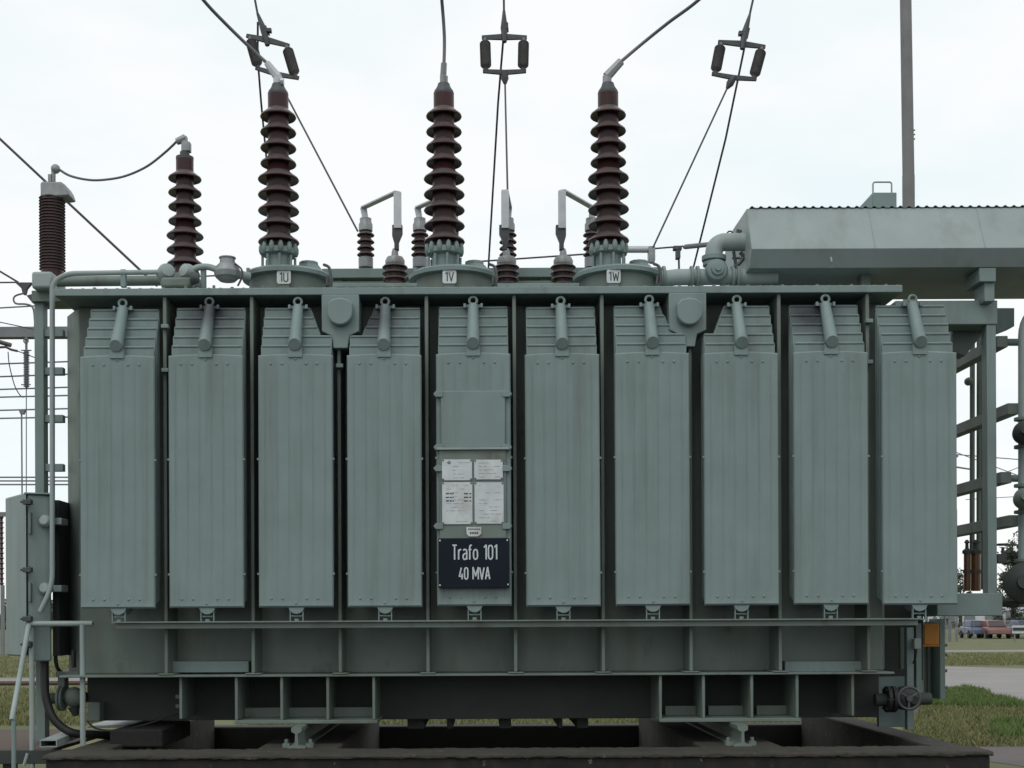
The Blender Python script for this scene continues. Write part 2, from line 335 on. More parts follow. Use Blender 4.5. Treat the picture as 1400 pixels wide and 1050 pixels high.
# ------------------------------------------------------------------ transformer
T = empty('transformer', (0.2, 10.4, 0.782)); tag(T, 'large grey-green power transformer with ten radiators in front and brown bushings on top', 'transformer')
ZB, ZT = Z_(921, 9.15), Z_(402.5, 9.13)
tank = MB().prism([(-2.95,9.45,ZB),(2.93,9.45,ZB),(3.02,9.7,ZB),(3.02,11.3,ZB),(2.9,11.6,ZB),(-2.9,11.6,ZB),(-3.12,11.3,ZB),(-3.12,9.72,ZB)], (0,0,ZT-ZB))
build('tank_wall', tank, M['tank'], T, bevel=0.006)
build('cover', MB().box(X_(75,9.12), X_(1235,9.12), 9.12, 11.75, ZT, Z_(392,9.12)), M['paint'], T, bevel=0.005)
ZC = Z_(392, 9.12)
bolts = MB()
for i in range(74):
    x = X_(80,9.12) + i*0.0815; bolts.cyl((x,9.17,ZC-0.002), (x,9.17,ZC+0.012+0.006*(i%3==0)), 0.013, n=6)
for x in (-1.55, -1.9, -2.1): bolts.cyl((x,9.17,ZC), (x,9.17,ZC+0.03), 0.011, n=6)
o = build('cover_bolts', bolts, M['tank'], T); o['kind'] = 'stuff'
RIBS = [227,346,465,585,705,825,945,1067,1188]
for px in RIBS:
    x = X_(px, 9.15, 880)
    m = MB().box(x-0.0125, x+0.0125, 9.15, 9.52, ZB+0.012, ZT-0.001); m.box(x-0.055, x+0.055, 9.128, 9.52, ZB+0.001, ZB+0.011)
    build('stiffener_rib', m, M['tank'], T, bevel=0.004)
for px, py in ((227,445),(227,505),(1188,442),(1188,498),(465,500)):
    x = X_(px, 9.13); z = Z_(py, 9.13)
    build('pipe_clamp', MB().box(x-0.026,x+0.026,9.10,9.149,z-0.014,z+0.014), M['paint'], T, bevel=0.004)
build('bottom_flange', MB().box(X_(79,9.13), X_(1222,9.13), 9.135, 11.7, ZB-0.016, ZB), M['tank'], T, bevel=0.004)
for a, b in ((232,340),(1073,1184)):
    build('stiffener_bar', MB().pbox(a, b, 904, 919.5, 9.30, 9.50), M['paint'], T, bevel=0.004)
ang = MB().pbox(155, 1255, 847.5, 849.8, 9.0, 9.15); ang.pbox(158, 1255, 849.8, 857.5, 9.03, 9.06)
build('radiator_support_beam', ang, M['tank'], T, bevel=0.003)
# lifting trunnions
for px in (466, 941):
    t = empty('lifting_trunnion', P(px,430,9.1), T)
    m = MB(); x = X_(px,9.1); hw = L_(25.5,9.1); z0, z1 = Z_(452,9.1), ZT-0.003
    m.prism([(x-hw,9.10,z1),(x+hw,9.10,z1),(x+hw,9.10,z0),(x+hw*.5,9.10,z0-.03),(x+L_(10,9.1),9.10,z0-.12),(x-L_(10,9.1),9.10,z0-.12),(x-hw*.5,9.10,z0-.03),(x-hw,9.10,z0)], (0,0.30,0))
    build('trunnion_box', m, M['paint'], t, bevel=0.006)
    c = P(px, 429, 9.1); pts = []
    for k in range(25):
        a = math.pi*(0.0 + k/24); pts.append((c.x + 0.088*math.cos(a), 9.03, c.z - 0.005 - 0.088*math.sin(a)))
    pts += [(c.x-0.088,9.03,c.z+0.06),(c.x-0.055,9.03,c.z+0.088),(c.x,9.03,c.z+0.098),(c.x+0.055,9.03,c.z+0.088),(c.x+0.088,9.03,c.z+0.06)]
    build('trunnion_boss', MB().prism(pts, (0,0.069,0)), M['paint'], t, bevel=0.010)
# skid base
ZS = 0.782
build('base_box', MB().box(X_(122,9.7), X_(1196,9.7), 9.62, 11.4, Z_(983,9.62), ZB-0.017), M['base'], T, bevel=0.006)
for grp in ((323,385,448,511),(903,962,1028,1090)):
    sk = empty('skid', P((grp[0]+grp[-1])/2, 988, 9.16), T)
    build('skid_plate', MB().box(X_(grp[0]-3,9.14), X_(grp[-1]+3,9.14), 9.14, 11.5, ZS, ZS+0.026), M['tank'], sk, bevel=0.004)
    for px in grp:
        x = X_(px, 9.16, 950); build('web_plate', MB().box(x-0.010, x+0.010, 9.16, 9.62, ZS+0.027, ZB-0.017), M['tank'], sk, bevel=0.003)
    for i in range(3):
        build('edge_strip', MB().box(X_(grp[i]+5,9.45), X_(grp[i+1]-1,9.45), 9.45, 9.47, ZS+0.027, ZS+0.095), M['tank'], sk)
for px in (247, 1166):
    x = X_(px, 9.2, 950); build('web_plate', MB().box(x-0.010, x+0.010, 9.2, 9.62, Z_(981,9.2), ZB-0.017), M['tank'], T, bevel=0.003)
lug = MB().pbox(240,246,950,955,9.22,9.27); lug.pbox(240,246,963,968,9.22,9.27); build('earthing_lug', lug, M['steel_dark'], T)

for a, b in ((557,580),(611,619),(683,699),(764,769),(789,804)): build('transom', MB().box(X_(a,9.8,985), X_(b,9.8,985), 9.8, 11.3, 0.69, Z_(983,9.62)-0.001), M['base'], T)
# radiators: stacks of pressed plates
def front_plate():
    mb = MB(); hw, zt = 0.26, 1.76
    gx = [-0.208 + i*0.0832 for i in range(6)]
    xs = [-hw, -hw+0.008]
    for g in gx: xs += [g-0.010, g-0.003, g+0.003, g+0.010]
    xs += [hw-0.008, hw]; xs.sort()
    zs = [0, 0.012, 0.03, 0.06, 0.9, 1.67, 1.70, 1.735, 1.75, zt]
    nx = len(xs); vs = []
    for j, z in enumerate(zs):
        for x in xs:
            gy = 0.0
            if any(abs(x-g) < 0.004 for g in gx) and 3 <= j <= 5: gy = 0.0045
            if abs(x) > hw-0.001: gy = 0.010
            if j in (0, len(zs)-1): gy = max(gy, 0.010)
            if j in (1,): gy += -0.002
            arch = 0.012*(1-(x/hw)**2)*(z/zt)**8 - 0.0*(1-z/zt)
            vs.append((x, gy, z+arch))
    fs = [(j*nx+i, j*nx+i+1, (j+1)*nx+i+1, (j+1)*nx+i) for j in range(len(zs)-1) for i in range(nx-1)]
    mb.add(vs, fs)
    back = [(v[0], 0.024, v[2]) for v in vs]
    b = len(mb.v); mb.add(back, [tuple(reversed(f)) for f in fs])
    nz = len(zs); n0 = b
    for i in range(nx-1):
        mb.f.append((i, n0+i, n0+i+1, i+1)); t = (nz-1)*nx; mb.f.append((t+i+1, n0+t+i+1, n0+t+i, t+i))
    for j in range(nz-1):
        mb.f.append((j*nx, (j+1)*nx, n0+(j+1)*nx, n0+j*nx)); e = nx-1
        mb.f.append((j*nx+e, n0+j*nx+e, n0+(j+1)*nx+e, (j+1)*nx+e))
    for x, z in ((-0.172,1.70),(-0.094,1.70),(0,1.733),(0.075,1.70),(0.152,1.70),(-0.172,0.062),(-0.094,0.062),(0,0.03),(0.075,0.062),(0.152,0.062)):
        mb.lathe([(0.011,-0.002),(0.0095,0.003),(0.005,0.006)], (x, 0, z), (0,-1,0), 10)
    for z in (1.036, 0.235):
        for s_ in (-1, 1): mb.box(s_*0.254, s_*0.270, 0.004, 0.02, z-0.007, z+0.007)
    return mb.mesh('plate', M['paint'], 30)
DZ = 0.0745
def rear_plate(k, cut):
    hw, zt = 0.246, 1.76 + DZ*k; z2 = 1.76 + DZ*2 - 0.012; y = 0.040*k
    out = [(-hw,y,0.012*k),(hw,y,0.012*k)]
    def top(s):
        if cut == s and k >= 3:
            f = (zt - z2)/(DZ*3)
            return [(s*hw, z2), (s*0.175, z2), (s*(0.175-0.085*f), zt)]
        return [(s*hw, zt)]
    for x, z in top(1): out.append((x, y, z))
    for x, z in reversed(top(-1)): out.append((x, y, z))
    mb = MB().prism(out, (0, 0.018, 0))
    tp = [(x_, z_) for x_, y_, z_ in out if abs(z_-zt) < 1e-6]; mb.tube([(tp[0][0]-0.004,y+0.003,zt-0.003),(tp[-1][0]+0.004,y+0.003,zt-0.003)], 0.0105, 8)
    return mb.mesh('plate', M['paint'])
FP = front_plate(); RP = {(k, c): rear_plate(k, c) for k in range(1, 6) for c in (0, 1, -1) if c == 0 or k >= 3}
hp = MB(); hp.tube([(0,-0.040,1.826),(0,-0.034,1.829),(0,-0.010,1.843),(0,0.150,2.128)], [0.041,0.045,0.046,0.037], 20); hp.box(-0.048,0.048,-0.012,0.03,1.745,1.815)
HP = hp.mesh('header_pipe', M['paint_light'] if False else M['paint'])
EYEM = MB().torus((0,0.142,2.166), (0,1,0), 0.0265, 0.0095, 20, 8).mesh('lifting_eye', M['paint'])
PEG = MB().box(-0.068,0.068,0.155,0.18,2.122,2.142); PEG.box(-0.068,-0.052,0.135,0.16,2.118,2.146); PEG.box(0.052,0.068,0.135,0.16,2.118,2.146); PEG = PEG.mesh('hanger_bracket', M['paint'])
BH = MB().cyl((0,0.012,0.012),(0,0.20,0.012),0.056,n=24).mesh('bottom_header', M['paint'])
br = MB().box(-0.048,-0.041,0.02,0.05,-0.098,-0.02); br.box(0.041,0.048,0.02,0.05,-0.098,-0.02); br.box(-0.048,0.048,0.02,0.05,-0.104,-0.098); br.cyl((0,0.03,-0.098),(0,0.03,-0.078),0.016,n=6); br.cyl((-0.04,0.035,-0.06),(0.04,0.035,-0.06),0.006,n=6)
BR = br.mesh('foot_bracket', M['paint'])
ordn = ['leftmost radiator, next to the control cabinet','second radiator from the left','third radiator from the left, its top corner cut for the lifting trunnion','fourth radiator from the left, its top corner cut for the lifting trunnion',
        'radiator carrying the white rating plates and the black sign','radiator just right of the black sign','seventh radiator from the left, its top corner cut for the lifting trunnion','eighth radiator from the left, its top corner cut for the lifting trunnion','second radiator from the right end','rightmost radiator below the oil conservator']
RZ = Z_(829, 9.0, 648)
for i in range(10):
    px = 160 + 122.0*i; x = X_(px, 9.0, 650)
    rj = random.Random(40+i); rad = empty('radiator', (x+rj.uniform(-.003,.003), 9.0+rj.uniform(-.006,.006), RZ+rj.uniform(-.004,.004)), T); rad['label'] = ordn[i]
    sm = None
    if i in (1, 3, 8):
        q = {1:(287,428),3:(503,436),8:(1107,430)}[i]; c = P(q[0],q[1],9.15); sm = mat('smudged_grey_green_paint', (0.184,0.248,0.236), (0.160,0.217,0.206), 0.55, dirt=(0.10,0.118,0.100), dirt_amt=0.7, dirt_scale=5, dirt_stretch=(1,1,0.07), bump=0.06, bump_scale=40, soot=c)
    rad.rotation_euler = (rj.uniform(-.003,.003), rj.uniform(-.0018,.0018), rj.uniform(-.008,.008))
    cut = {2:1, 3:-1, 6:1, 7:-1}.get(i, 0)
    p = put('plate', FP, rad, local=True)
    for k in range(1, 6):
        p = put('plate', RP[(k, cut if k >= 3 else 0)], rad, local=True)
        if sm: p.material_slots[0].link = 'OBJECT'; p.material_slots[0].material = sm
        bv = p.modifiers.new('bevel','BEVEL'); bv.width = 0.007; bv.segments = 2
    for nm, me in (('header_pipe',HP),('lifting_eye',EYEM),('hanger_bracket',PEG),('bottom_header',BH),('foot_bracket',BR)):
        p = put(nm, me, rad, local=True)
        if sm and nm in ('header_pipe','lifting_eye','hanger_bracket') and i != 8: p.material_slots[0].link = 'OBJECT'; p.material_slots[0].material = sm
    if i == 4:
        cov = MB().pbox(603, 691, 534, 612, 8.972, 8.99); build('cover_sheet', cov, M['paint'], rad, bevel=0.006)
        led = MB().pbox(597, 696, 611.5, 614.5, 8.955, 8.995); build('ledge', led, M['paint_light'], rad, bevel=0.002)
        build('mounting_plate', MB().pbox(601, 692, 615, 832-96, 8.976, 8.992), M['tank'], rad, bevel=0.003)
        for py in (538, 611, 640, 719):
            for s, q in ((-1, 596), (1, 697)):
                c = P(q, py, 8.96); m = MB(); m.prism([(c.x-s*0.05,8.965,c.z+0.02),(c.x-s*0.0,8.965,c.z+0.02),(c.x+s*0.018,8.965,c.z),(c.x+s*0.0,8.965,c.z-0.022),(c.x-s*0.05,8.965,c.z-0.022)], (0,0.10,0))
                build('clamp', m, M['paint'], rad, bevel=0.003)

# ------------------------------------------------------------------ signs on the middle radiator
GL = {'T':(.34,[[(0,1),(.34,1)],[(.17,1),(.17,0)]]), 'r':(.2,[[(0,.7),(0,0)],[(0,.48),(.04,.62),(.12,.7),(.2,.68)]]),
 'a':(.28,[[(.02,.62),(.08,.7),(.2,.7),(.28,.6),(.28,0)],[(.28,.42),(.1,.4),(.01,.3),(0,.12),(.07,.01),(.18,.01),(.28,.12)]]),
 'f':(.24,[[(.25,.98),(.16,1),(.09,.9),(.09,0)],[(0,.7),(.22,.7)]]), 'o':(.3,[[(.15,.71),(.26,.64),(.3,.5),(.3,.2),(.26,.07),(.15,0),(.04,.07),(0,.2),(0,.5),(.04,.64),(.15,.71)]]),
 '1':(.2,[[(0,.84),(.17,1),(.17,0)]]), '0':(.32,[[(.16,1),(.28,.92),(.32,.75),(.32,.25),(.28,.08),(.16,0),(.04,.08),(0,.25),(0,.75),(.04,.92),(.16,1)]]),
 '4':(.36,[[(.2,1),(0,.25),(.36,.25)],[(.27,.5),(.27,0)]]), 'M':(.5,[[(0,0),(0,1),(.25,.28),(.5,1),(.5,0)]]), 'V':(.42,[[(0,1),(.21,0),(.42,1)]]),
 'A':(.4,[[(0,0),(.2,1),(.4,0)],[(.07,.3),(.33,.3)]]), 'U':(.34,[[(0,1),(0,.2),(.05,.05),(.17,0),(.29,.05),(.34,.2),(.34,1)]]), 'W':(.5,[[(0,1),(.12,0),(.25,.8),(.38,0),(.5,1)]]), ' ':(.22,[])}
def lettering(name, text, x0, x1, z0, z1, y, stroke, m, parent):
    sp = 0.14; tot = sum(GL[c][0] for c in text) + sp*(len(text)-1); h = z1 - z0; k = (x1-x0)/tot
    cx = 0
    for c in text:
        w, pl = GL[c]; mb = MB()
        for line in pl:
            pp = [(x0+(cx+a)*k, 0, z0+b*h) for a, b in line]
            for u_, v_ in zip(pp, pp[1:]): mb.cyl(u_, v_, stroke, n=8)
            for a, b in line[1:-1]: mb.ball((x0+(cx+a)*k, 0, z0+b*h), stroke*1.0, 8)
        cx += w + sp
        mb.v = [(a, y + b*0.25, q) for a, b, q in mb.v]
        if pl: build('letter', mb, m, parent)
D = 8.955
sg = empty('sign', P(648,804,D)); tag(sg, 'navy-black sign reading Trafo 101, 40 MVA on the middle radiator', 'sign')
build('sign_board', MB().pbox(599.5, 696.5, 736, 804, D-0.006, D+0.034), M['sign'], sg, bevel=0.003)
lettering('lettering', 'Trafo 101', X_(618.5,D,750), X_(679.5,D,750), Z_(765,D,648), Z_(745.5,D,648), D-0.007, L_(1.0,D), M['letter'], sg)
lettering('lettering', '40 MVA', X_(628,D,780), X_(669.5,D,780), Z_(792,D,648), Z_(776,D,648), D-0.007, L_(0.95,D), M['letter'], sg)
for px, py in ((601.5,739),(693.5,738.5),(601.5,800),(694.5,799)):
    c = P(px, py, D-0.006); build('screw', MB().cyl(c, c+Vector((0,-0.004,0)), 0.006, n=8), M['letter'], sg)
def rating(px0, px1, py0, py1, label, kind):
    o = empty('rating_plate', P((px0+px1)/2, py1, 8.968)); tag(o, label, 'plate', 'white rating plates on the middle radiator')
    dd = 8.968; xa, xb, za, zb = X_(px0,dd,680), X_(px1,dd,680), Z_(py1,dd,648), Z_(py0,dd,648); r = 0.012; pts = []
    for cx_, cz_, a0 in ((xb-r,zb-r,0),(xa+r,zb-r,90),(xa+r,za+r,180),(xb-r,za+r,270)):
        for k in range(4): a = math.radians(a0+k*30); pts.append((cx_+r*math.cos(a), dd, cz_+r*math.sin(a)))
    build('plate_sheet', MB().prism(pts, (0,0.007,0)), M['plate'], o)
    for sx in (xa+0.008, xb-0.008):
        for sz in (za+0.008, zb-0.008): build('screw', MB().cyl((sx,dd,sz),(sx,dd-0.004,sz),0.0055,n=6), M['steel_dark'], o)
    t = MB(); w = xb-xa; h = zb-za; rng = random.Random(px0*py0)
    n = max(3, int(h/0.026))
    for j in range(n):
        z = zb - 0.022 - (h-0.04)*j/(n-1); x = xa + 0.03
        while x < xb - 0.05:
            l = rng.uniform(0.012, 0.05)
            if rng.random() < 0.6: t.box(x, min(x+l, xb-0.02), dd-0.0012, dd+0.001, z-0.002, z+0.002)
            x += l + 0.012
    build('faded_print', t, M['plate_text'], o)
    if kind == 1:
        t = MB()
        for py in (674.8, 679.8, 684.8):
            z = Z_(py, dd, 648)
            for a, b in ((609.5,613.8),(615,618),(618.8,620.4),(634.3,639.8),(641.8,644.3)): t.box(X_(a,dd,680), X_(b,dd,680), dd-0.0016, dd+0.001, z-0.0038, z+0.0038)
        build('print', t, M['ink'], o)
    if kind == 2:
        c = P(614, 632.5, dd); build('print', MB().torus(c+Vector((0,-0.001,0)), (0,1,0), 0.0085, 0.0022, 16, 6), M['ink'], o)
rating(604.5, 645.5, 628, 656.5, 'small white rating plate, upper left of four, with a ring mark', 2)
rating(648.5, 687.5, 628.5, 655.5, 'small white rating plate, upper right of four', 0)
rating(604.5, 645.8, 659, 716.5, 'tall white rating plate, lower left of four, with dark lines of print', 1)
rating(648.8, 688.5, 659.5, 716, 'tall white rating plate, lower right of four, faded and blank', 0)
lb = empty('label_plate', P(648, 733, 8.965)); tag(lb, 'small white label between the rating plates and the black sign', 'plate')
c = [P(q[0], q[1], 8.965) for q in ((637.5,720.5),(658,720.5),(658,730),(653,733.3),(640.5,733.3),(638,730))]
build('plate_sheet', MB().prism(c, (0,0.007,0)), M['plate'], lb)
t = MB()
for k in range(6): t.pbox(640+k*2.8, 642+k*2.8, 722.6, 724.2, 8.9635, 8.9655)
for k in range(4): t.pbox(642.5+k*3, 644.6+k*3, 727.3, 730, 8.9635, 8.9655)
build('print', t, M['ink'], lb)

# ------------------------------------------------------------------ bushings
def porcelain(c, zs, halves, zbot, ztop, cores, n=32, flat=1.0):
    # zs: rim heights from top to bottom
    prof = []; p = abs(zs[0]-zs[1]); 
    prof.append((cores[0], ztop))
    for z, R, cr in zip(zs, halves, cores):
        prof += [(cr, z+p*0.50*flat), (cr+(R-cr)*0.2, z+p*0.40*flat), (cr+(R-cr)*0.6, z+p*0.23*flat), (R*0.96, z+p*0.11*flat), (R, z), (R*0.97, z-p*0.055), (R*0.93, z-p*0.03), (cr+(R-cr)*0.5, z+p*0.05), (cr*1.03, z+p*0.09), (cr, z-p*0.02)]
    prof.append((cores[-1], zbot))
    return MB().lathe(list(reversed(prof)), (c[0], c[1], 0), (0,0,1), n)
HV = []
DB = 9.62
for i, (px, txt) in enumerate(((381,'1U'),(607.5,'1V'),(832,'1W'))):
    nm = ['left','middle','right'][i]; dy = (0, -1.0, -2.0)[i]*0.6
    tu = empty('turret', (X_(px+12,9.72,380), 9.72, ZC), T); tx = X_(px+12.5, 9.72, 380); R = L_(52,9.72)
    zt = Z_(364+dy, 9.72-R, px)
    build('turret_body', MB().cyl((tx,9.72,ZC-0.002),(tx,9.72,zt-0.02),R,n=48), M['tank'], tu)
    build('turret_lid', MB().lathe([(R*1.0,zt-0.045),(R*1.17,zt-0.04),(R*1.18,zt-0.012),(R*1.1,zt+0.005),(R*0.7,zt+0.03)], (tx,9.72,0), n=48), M['paint'], tu)
    hx = X_(px+41, 9.80, 350); zl = zt+0.012
    build('hand_hole', MB().lathe([(0.125,zl-0.03),(0.122,zl+0.035),(0.085,zl+0.085),(0.075,zl+0.09),(0.072,zl+0.115),(0.01,zl+0.118)], (hx,9.80,0), n=10), M['paint'], tu, smooth=20)
    if i < 2:
        for k in range(3):
            q = Vector((tx-R*(0.98-0.2*k), 9.72-R*0.35, zt+0.003)); build('stud', MB().cyl(q-Vector((0,0,0.03)), q+Vector((0,0,0.035)), 0.014, n=8), M['paint'], tu)
    g = MB(); q = P(px+72, 372+dy, 9.45); g.tube(smooth_path([P(px+62,362+dy,9.5), P(px+69,366+dy,9.42), P(px+71.5,380+dy,9.40), P(px+71,391+dy,9.40)]), 0.011, 8); g.tube(smooth_path([P(px+67,378+dy,9.45), P(px+66,391+dy,9.42)]), 0.010, 8)
    build('earth_strap', g, M['steel_dark'], tu)
    # bushing
    b = empty('high_voltage_bushing', (X_(px,DB,340), DB, zt), T); b['label'] = 'tall brown high voltage bushing, ' + nm + ' of the three'
    bx = X_(px, DB, 300); rows = [160.5 + 21.45*k + dy*1.5 for k in range(9)]
    zs = [Z_(y, DB, px) for y in rows]; hv = [L_(24.5,DB)]*4 + [L_(28,DB)]*5; cr = [L_(14,DB)]*4 + [L_(16.0,DB)]*5
    build('insulator', porcelain((bx,DB), zs, hv, Z_(347+dy,DB,px), Z_(131+dy,DB,px), cr, 40), M['porcelain'], b)
    fl = MB().lathe([(L_(21,DB),Z_(351+dy,DB,px)),(L_(24,DB),Z_(349+dy,DB,px)),(L_(24,DB),Z_(342+dy,DB,px)),(L_(17,DB),Z_(340+dy,DB,px))],(bx,DB,0),n=32)
    fl.cyl((bx,DB,zt-0.01),(bx,DB,Z_(350+dy,DB,px)),L_(17,DB),n=24)
    build('flange', fl, M['paint'], b)
    for k in range(12):
        a = 2*math.pi*(k+0.5)/12; rr = L_(23.5,DB); cx_, cy_ = bx+rr*math.cos(a), DB+rr*math.sin(a)
        build('flange_clamp', MB().ball((cx_,cy_,Z_(342.5+dy,DB,px)), 0.02, 10, 1.05, 1.05, 2.3), M['paint'], b)
    for k in range(8):
        a = 2*math.pi*(k+0.25)/8; rr = L_(22,DB); build('flange_bolt', MB().cyl((bx+rr*math.cos(a),DB+rr*math.sin(a),zt),(bx+rr*math.cos(a),DB+rr*math.sin(a),Z_(352+dy,DB,px)),0.010,n=8), M['paint'], b)
    zt1 = Z_(131+dy,DB,px)
    build('cap', MB().lathe([(L_(13.5,DB),zt1-0.005),(L_(14.2,DB),zt1+0.01),(L_(13,DB),zt1+0.03),(L_(11,DB),zt1+0.045),(L_(9,DB),zt1+0.065),(L_(8,DB),zt1+0.085)],(bx,DB,0),n=24), M['steel_dark'], b)
    HV.append((b, bx))
    # plate with the terminal's name
    lab = empty('terminal_sign', P(px+6, 390, 9.41)); tag(lab, 'small white terminal sign reading ' + txt + ' on the turret', 'sign', 'terminal signs on the turrets')
    dd = 9.40; xa, xb, za, zb = X_(px-2.5,dd,378), X_(px+16.5,dd,378), Z_(388+dy,dd,px), Z_(369.5+dy,dd,px); r = 0.016; pts = []
    for cx_, cz_, a0 in ((xb-r,zb-r,0),(xa+r,zb-r,90),(xa+r,za+r,180),(xb-r,za+r,270)):
        for k in range(5): a = math.radians(a0+k*22.5); pts.append((cx_+r*math.cos(a), dd, cz_+r*math.sin(a)))
    build('sign_board', MB().prism(pts,(0,0.008,0)), M['plate'], lab)
    lettering('lettering', txt, X_(px+1.5 if i<2 else px+0.5,dd,378), X_(px+12.5 if i<2 else px+14,dd,378), Z_(385+dy,dd,px), Z_(373+dy,dd,px), dd-0.001, L_(0.75,dd), M['ink'], lab)
    build('sign_bracket', MB().box(xa+0.012,xb-0.012,dd+0.008,dd+0.02,ZC+0.0,za+0.004), M['tank'], lab)
def bar(mb, pts, w, t):   # flat-sided clamp pieces along a path, as square tubes
    mb.tube(pts, w, 6); return mb
# terminals
b, bx = HV[0]; m = MB(); m.tube([P(380,122,DB),P(379.5,104,DB)], [0.035,0.033], 8); m.tube([P(380,106,DB),P(365,86,DB)], [0.034,0.024], 8); m.cyl(P(384,112,DB-0.02),P(388,112,DB-0.02),0.03,n=8); build('terminal', m, M['alu'], b)
b, bx = HV[1]; m = MB(); m.tube([P(606.5,120,DB),P(606,103,DB)], [0.027,0.025], 8); m.tube([P(606,104,DB),P(607,86,DB-0.02)], [0.024,0.022], 8); m.tube([P(611,117,DB-0.02),P(611,104,DB-0.02)],0.008,6); build('terminal', m, M['galv'], b)
b, bx = HV[2]; m = MB(); m.tube([P(830,122,DB),P(830,104,DB)], [0.035,0.033], 8); m.tube([P(829.5,105,DB),P(849,84,DB)], [0.036,0.030], 8); build('terminal', m, M['galv'], b)
# neutral bushing at the left
DN = 9.62; b = empty('neutral_bushing', P(253,392,DN), T); b['label'] = 'shorter brown bushing at the left end of the cover'
nx_ = X_(253,DN,300); rows = [245 + 19.65*k for k in range(7)]
build('insulator', porcelain((nx_,DN),[Z_(y,DN,253) for y in rows],[L_(22.5,DN)]*4+[L_(25,DN)]*3,Z_(376,DN,253),Z_(218,DN,253),[L_(11.8,DN)]*4+[L_(14.5,DN)]*3,36), M['porcelain'], b)
build('flange', MB().lathe([(L_(22,DN),Z_(392,DN)),(L_(22,DN),Z_(383,DN)),(L_(17,DN),Z_(374,DN))],(nx_,DN,0),n=28), M['tank'], b)
cp = MB().lathe([(L_(12,DN),Z_(219,DN,253)),(L_(12,DN),Z_(215,DN,253)),(L_(6.5,DN),Z_(213,DN,253)),(L_(6.5,DN),Z_(208,DN,253)),(L_(4,DN),Z_(207,DN,253)),(L_(4,DN),Z_(193,DN,253))],(nx_,DN,0),n=20)
build('cap', cp, M['steel_dark'], b)
m = MB().pbox(247.5,259.5,193,206,DN-0.03,DN+0.03); m.pbox(249,255,185,197,DN-0.025,DN+0.025); m.tube([P(254,189,DN),P(241,194,DN)],[0.035,0.026],8); build('terminal', m, M['galv'], b, bevel=0.006)
# low voltage bushings with aluminium links
DF, DK = 10.3, 10.75
lv = [(540,500,266,283,'outer left'),(617,574,266,283,'inner left'),(692.5,694.5,264,283,'inner right'),(770,809,264,283,'outer right')]
for fx, bx_, yt, yb, nm in lv:
    f = empty('low_voltage_bushing', (X_(fx,DF,380),DF,ZC), T); f['label'] = 'small brown low voltage bushing, ' + nm + ' of the four'
    rows = [366,374.5,383,391]
    build('insulator', porcelain((X_(fx,DF,370),DF),[Z_(y,DF,fx) for y in rows],[L_(17.5,DF)]*4,ZC,Z_(361,DF,fx),[L_(13,DF)]*4,28), M['porcelain'], f)
    build('cap', MB().lathe([(L_(13,DF),Z_(362,DF,fx)),(L_(13.5,DF),Z_(357,DF,fx)),(L_(11,DF),Z_(352,DF,fx)),(L_(5,DF),Z_(350,DF,fx)),(L_(4.5,DF),Z_(344,DF,fx)),(L_(3,DF),Z_(340,DF,fx))],(X_(fx,DF,355),DF,0),n=20), M['galv'], f)
    s = -1 if fx < 600 else 1
    m = MB(); m.prism([P(fx-4+q[0]*1.0, q[1], DF-0.03) for q in ((0,307),(14,307),(14,318),(9,330),(9,341),(3,341),(3,332),(0,322))] if fx < 650 else [P(fx+4-q[0]*1.0, q[1], DF-0.03) for q in ((0,307),(14,307),(14,318),(9,330),(9,341),(3,341),(3,332),(0,322))], (0,0.06,0))
    build('flexible_clamp', m, M['steel_dark'], f, bevel=0.004)
    k = empty('bus_link', P(fx,300,DF), T)
    xx = X_(fx+ (4 if fx<650 else -2),DF,290); w = L_(5.3,DF)
    build('upright_bar', MB().box(xx-w,xx+w,DF-0.045,DF-0.033,Z_(314,DF,fx),Z_(yt-1,DF,fx)), M['alu'], k, bevel=0.003)
    top = Vector((xx, DF-0.035, Z_(yt,DF,fx))); bk = P(bx_-3 if fx<650 else bx_+1, yb+2, DK)
    lb_ = MB(); dr = (bk-top); u = Vector((-dr.y, dr.x, 0)).normalized()*0.028
    lb_.prism([top-u+Vector((0,0,0.004)), top+u+Vector((0,0,0.004)), bk+u, bk-u], (0,0,0.014)); build('cross_bar', lb_, M['alu'], k, bevel=0.002)
    q0 = P(bx_,290,DK); build('tail_bar', MB().prism([bk+Vector((-0.028,-0.01,0)), bk+Vector((0.028,-0.01,0)), P(bx_+4,302,DK-0.01), P(bx_-4,302,DK-0.01)], (0,0.018,0)), M['alu'], k)
    g = empty('rear_bushing', P(bx_,362,DK), T); gx_ = X_(bx_,DK,330)
    build('cap', MB().lathe([(L_(9.5,DK),Z_(316,DK,bx_)),(L_(9.5,DK),Z_(307,DK,bx_)),(L_(8,DK),Z_(304,DK,bx_)),(L_(8,DK),Z_(299,DK,bx_)),(L_(4,DK),Z_(298,DK,bx_))],(gx_,DK,0),n=16), M['galv'], g)
    rows = [322,331.5,340.5,349]
    build('insulator', porcelain((gx_,DK),[Z_(y,DK,bx_) for y in rows],[L_(12,DK)]*4,Z_(353,DK,bx_),Z_(315,DK,bx_),[L_(7.5,DK)]*4,24), M['porcelain'], g)
    build('flange', MB().cyl((gx_,DK,Z_(366,DK,bx_)),(gx_,DK,Z_(353,DK,bx_)),L_(10,DK),n=16), M['galv'], g)
build('bushing_beam', MB().pbox(440, 905, 366, 379, DK-0.10, DK+0.08), M['paint'], T, bevel=0.005)
build('bushing_beam', MB().pbox(448, 905, 384, 396, DK-0.12, DK+0.08), M['tank'], T, bevel=0.005)
for px in (462, 640, 745, 890): build('beam_post', MB().pbox(px-6, px+6, 379, 430, DK-0.05, DK+0.05), M['tank'], T)
build('cover_channel', MB().pbox(455, 570, 387, 392.5, 9.3, 9.4), M['paint'], T, bevel=0.004)
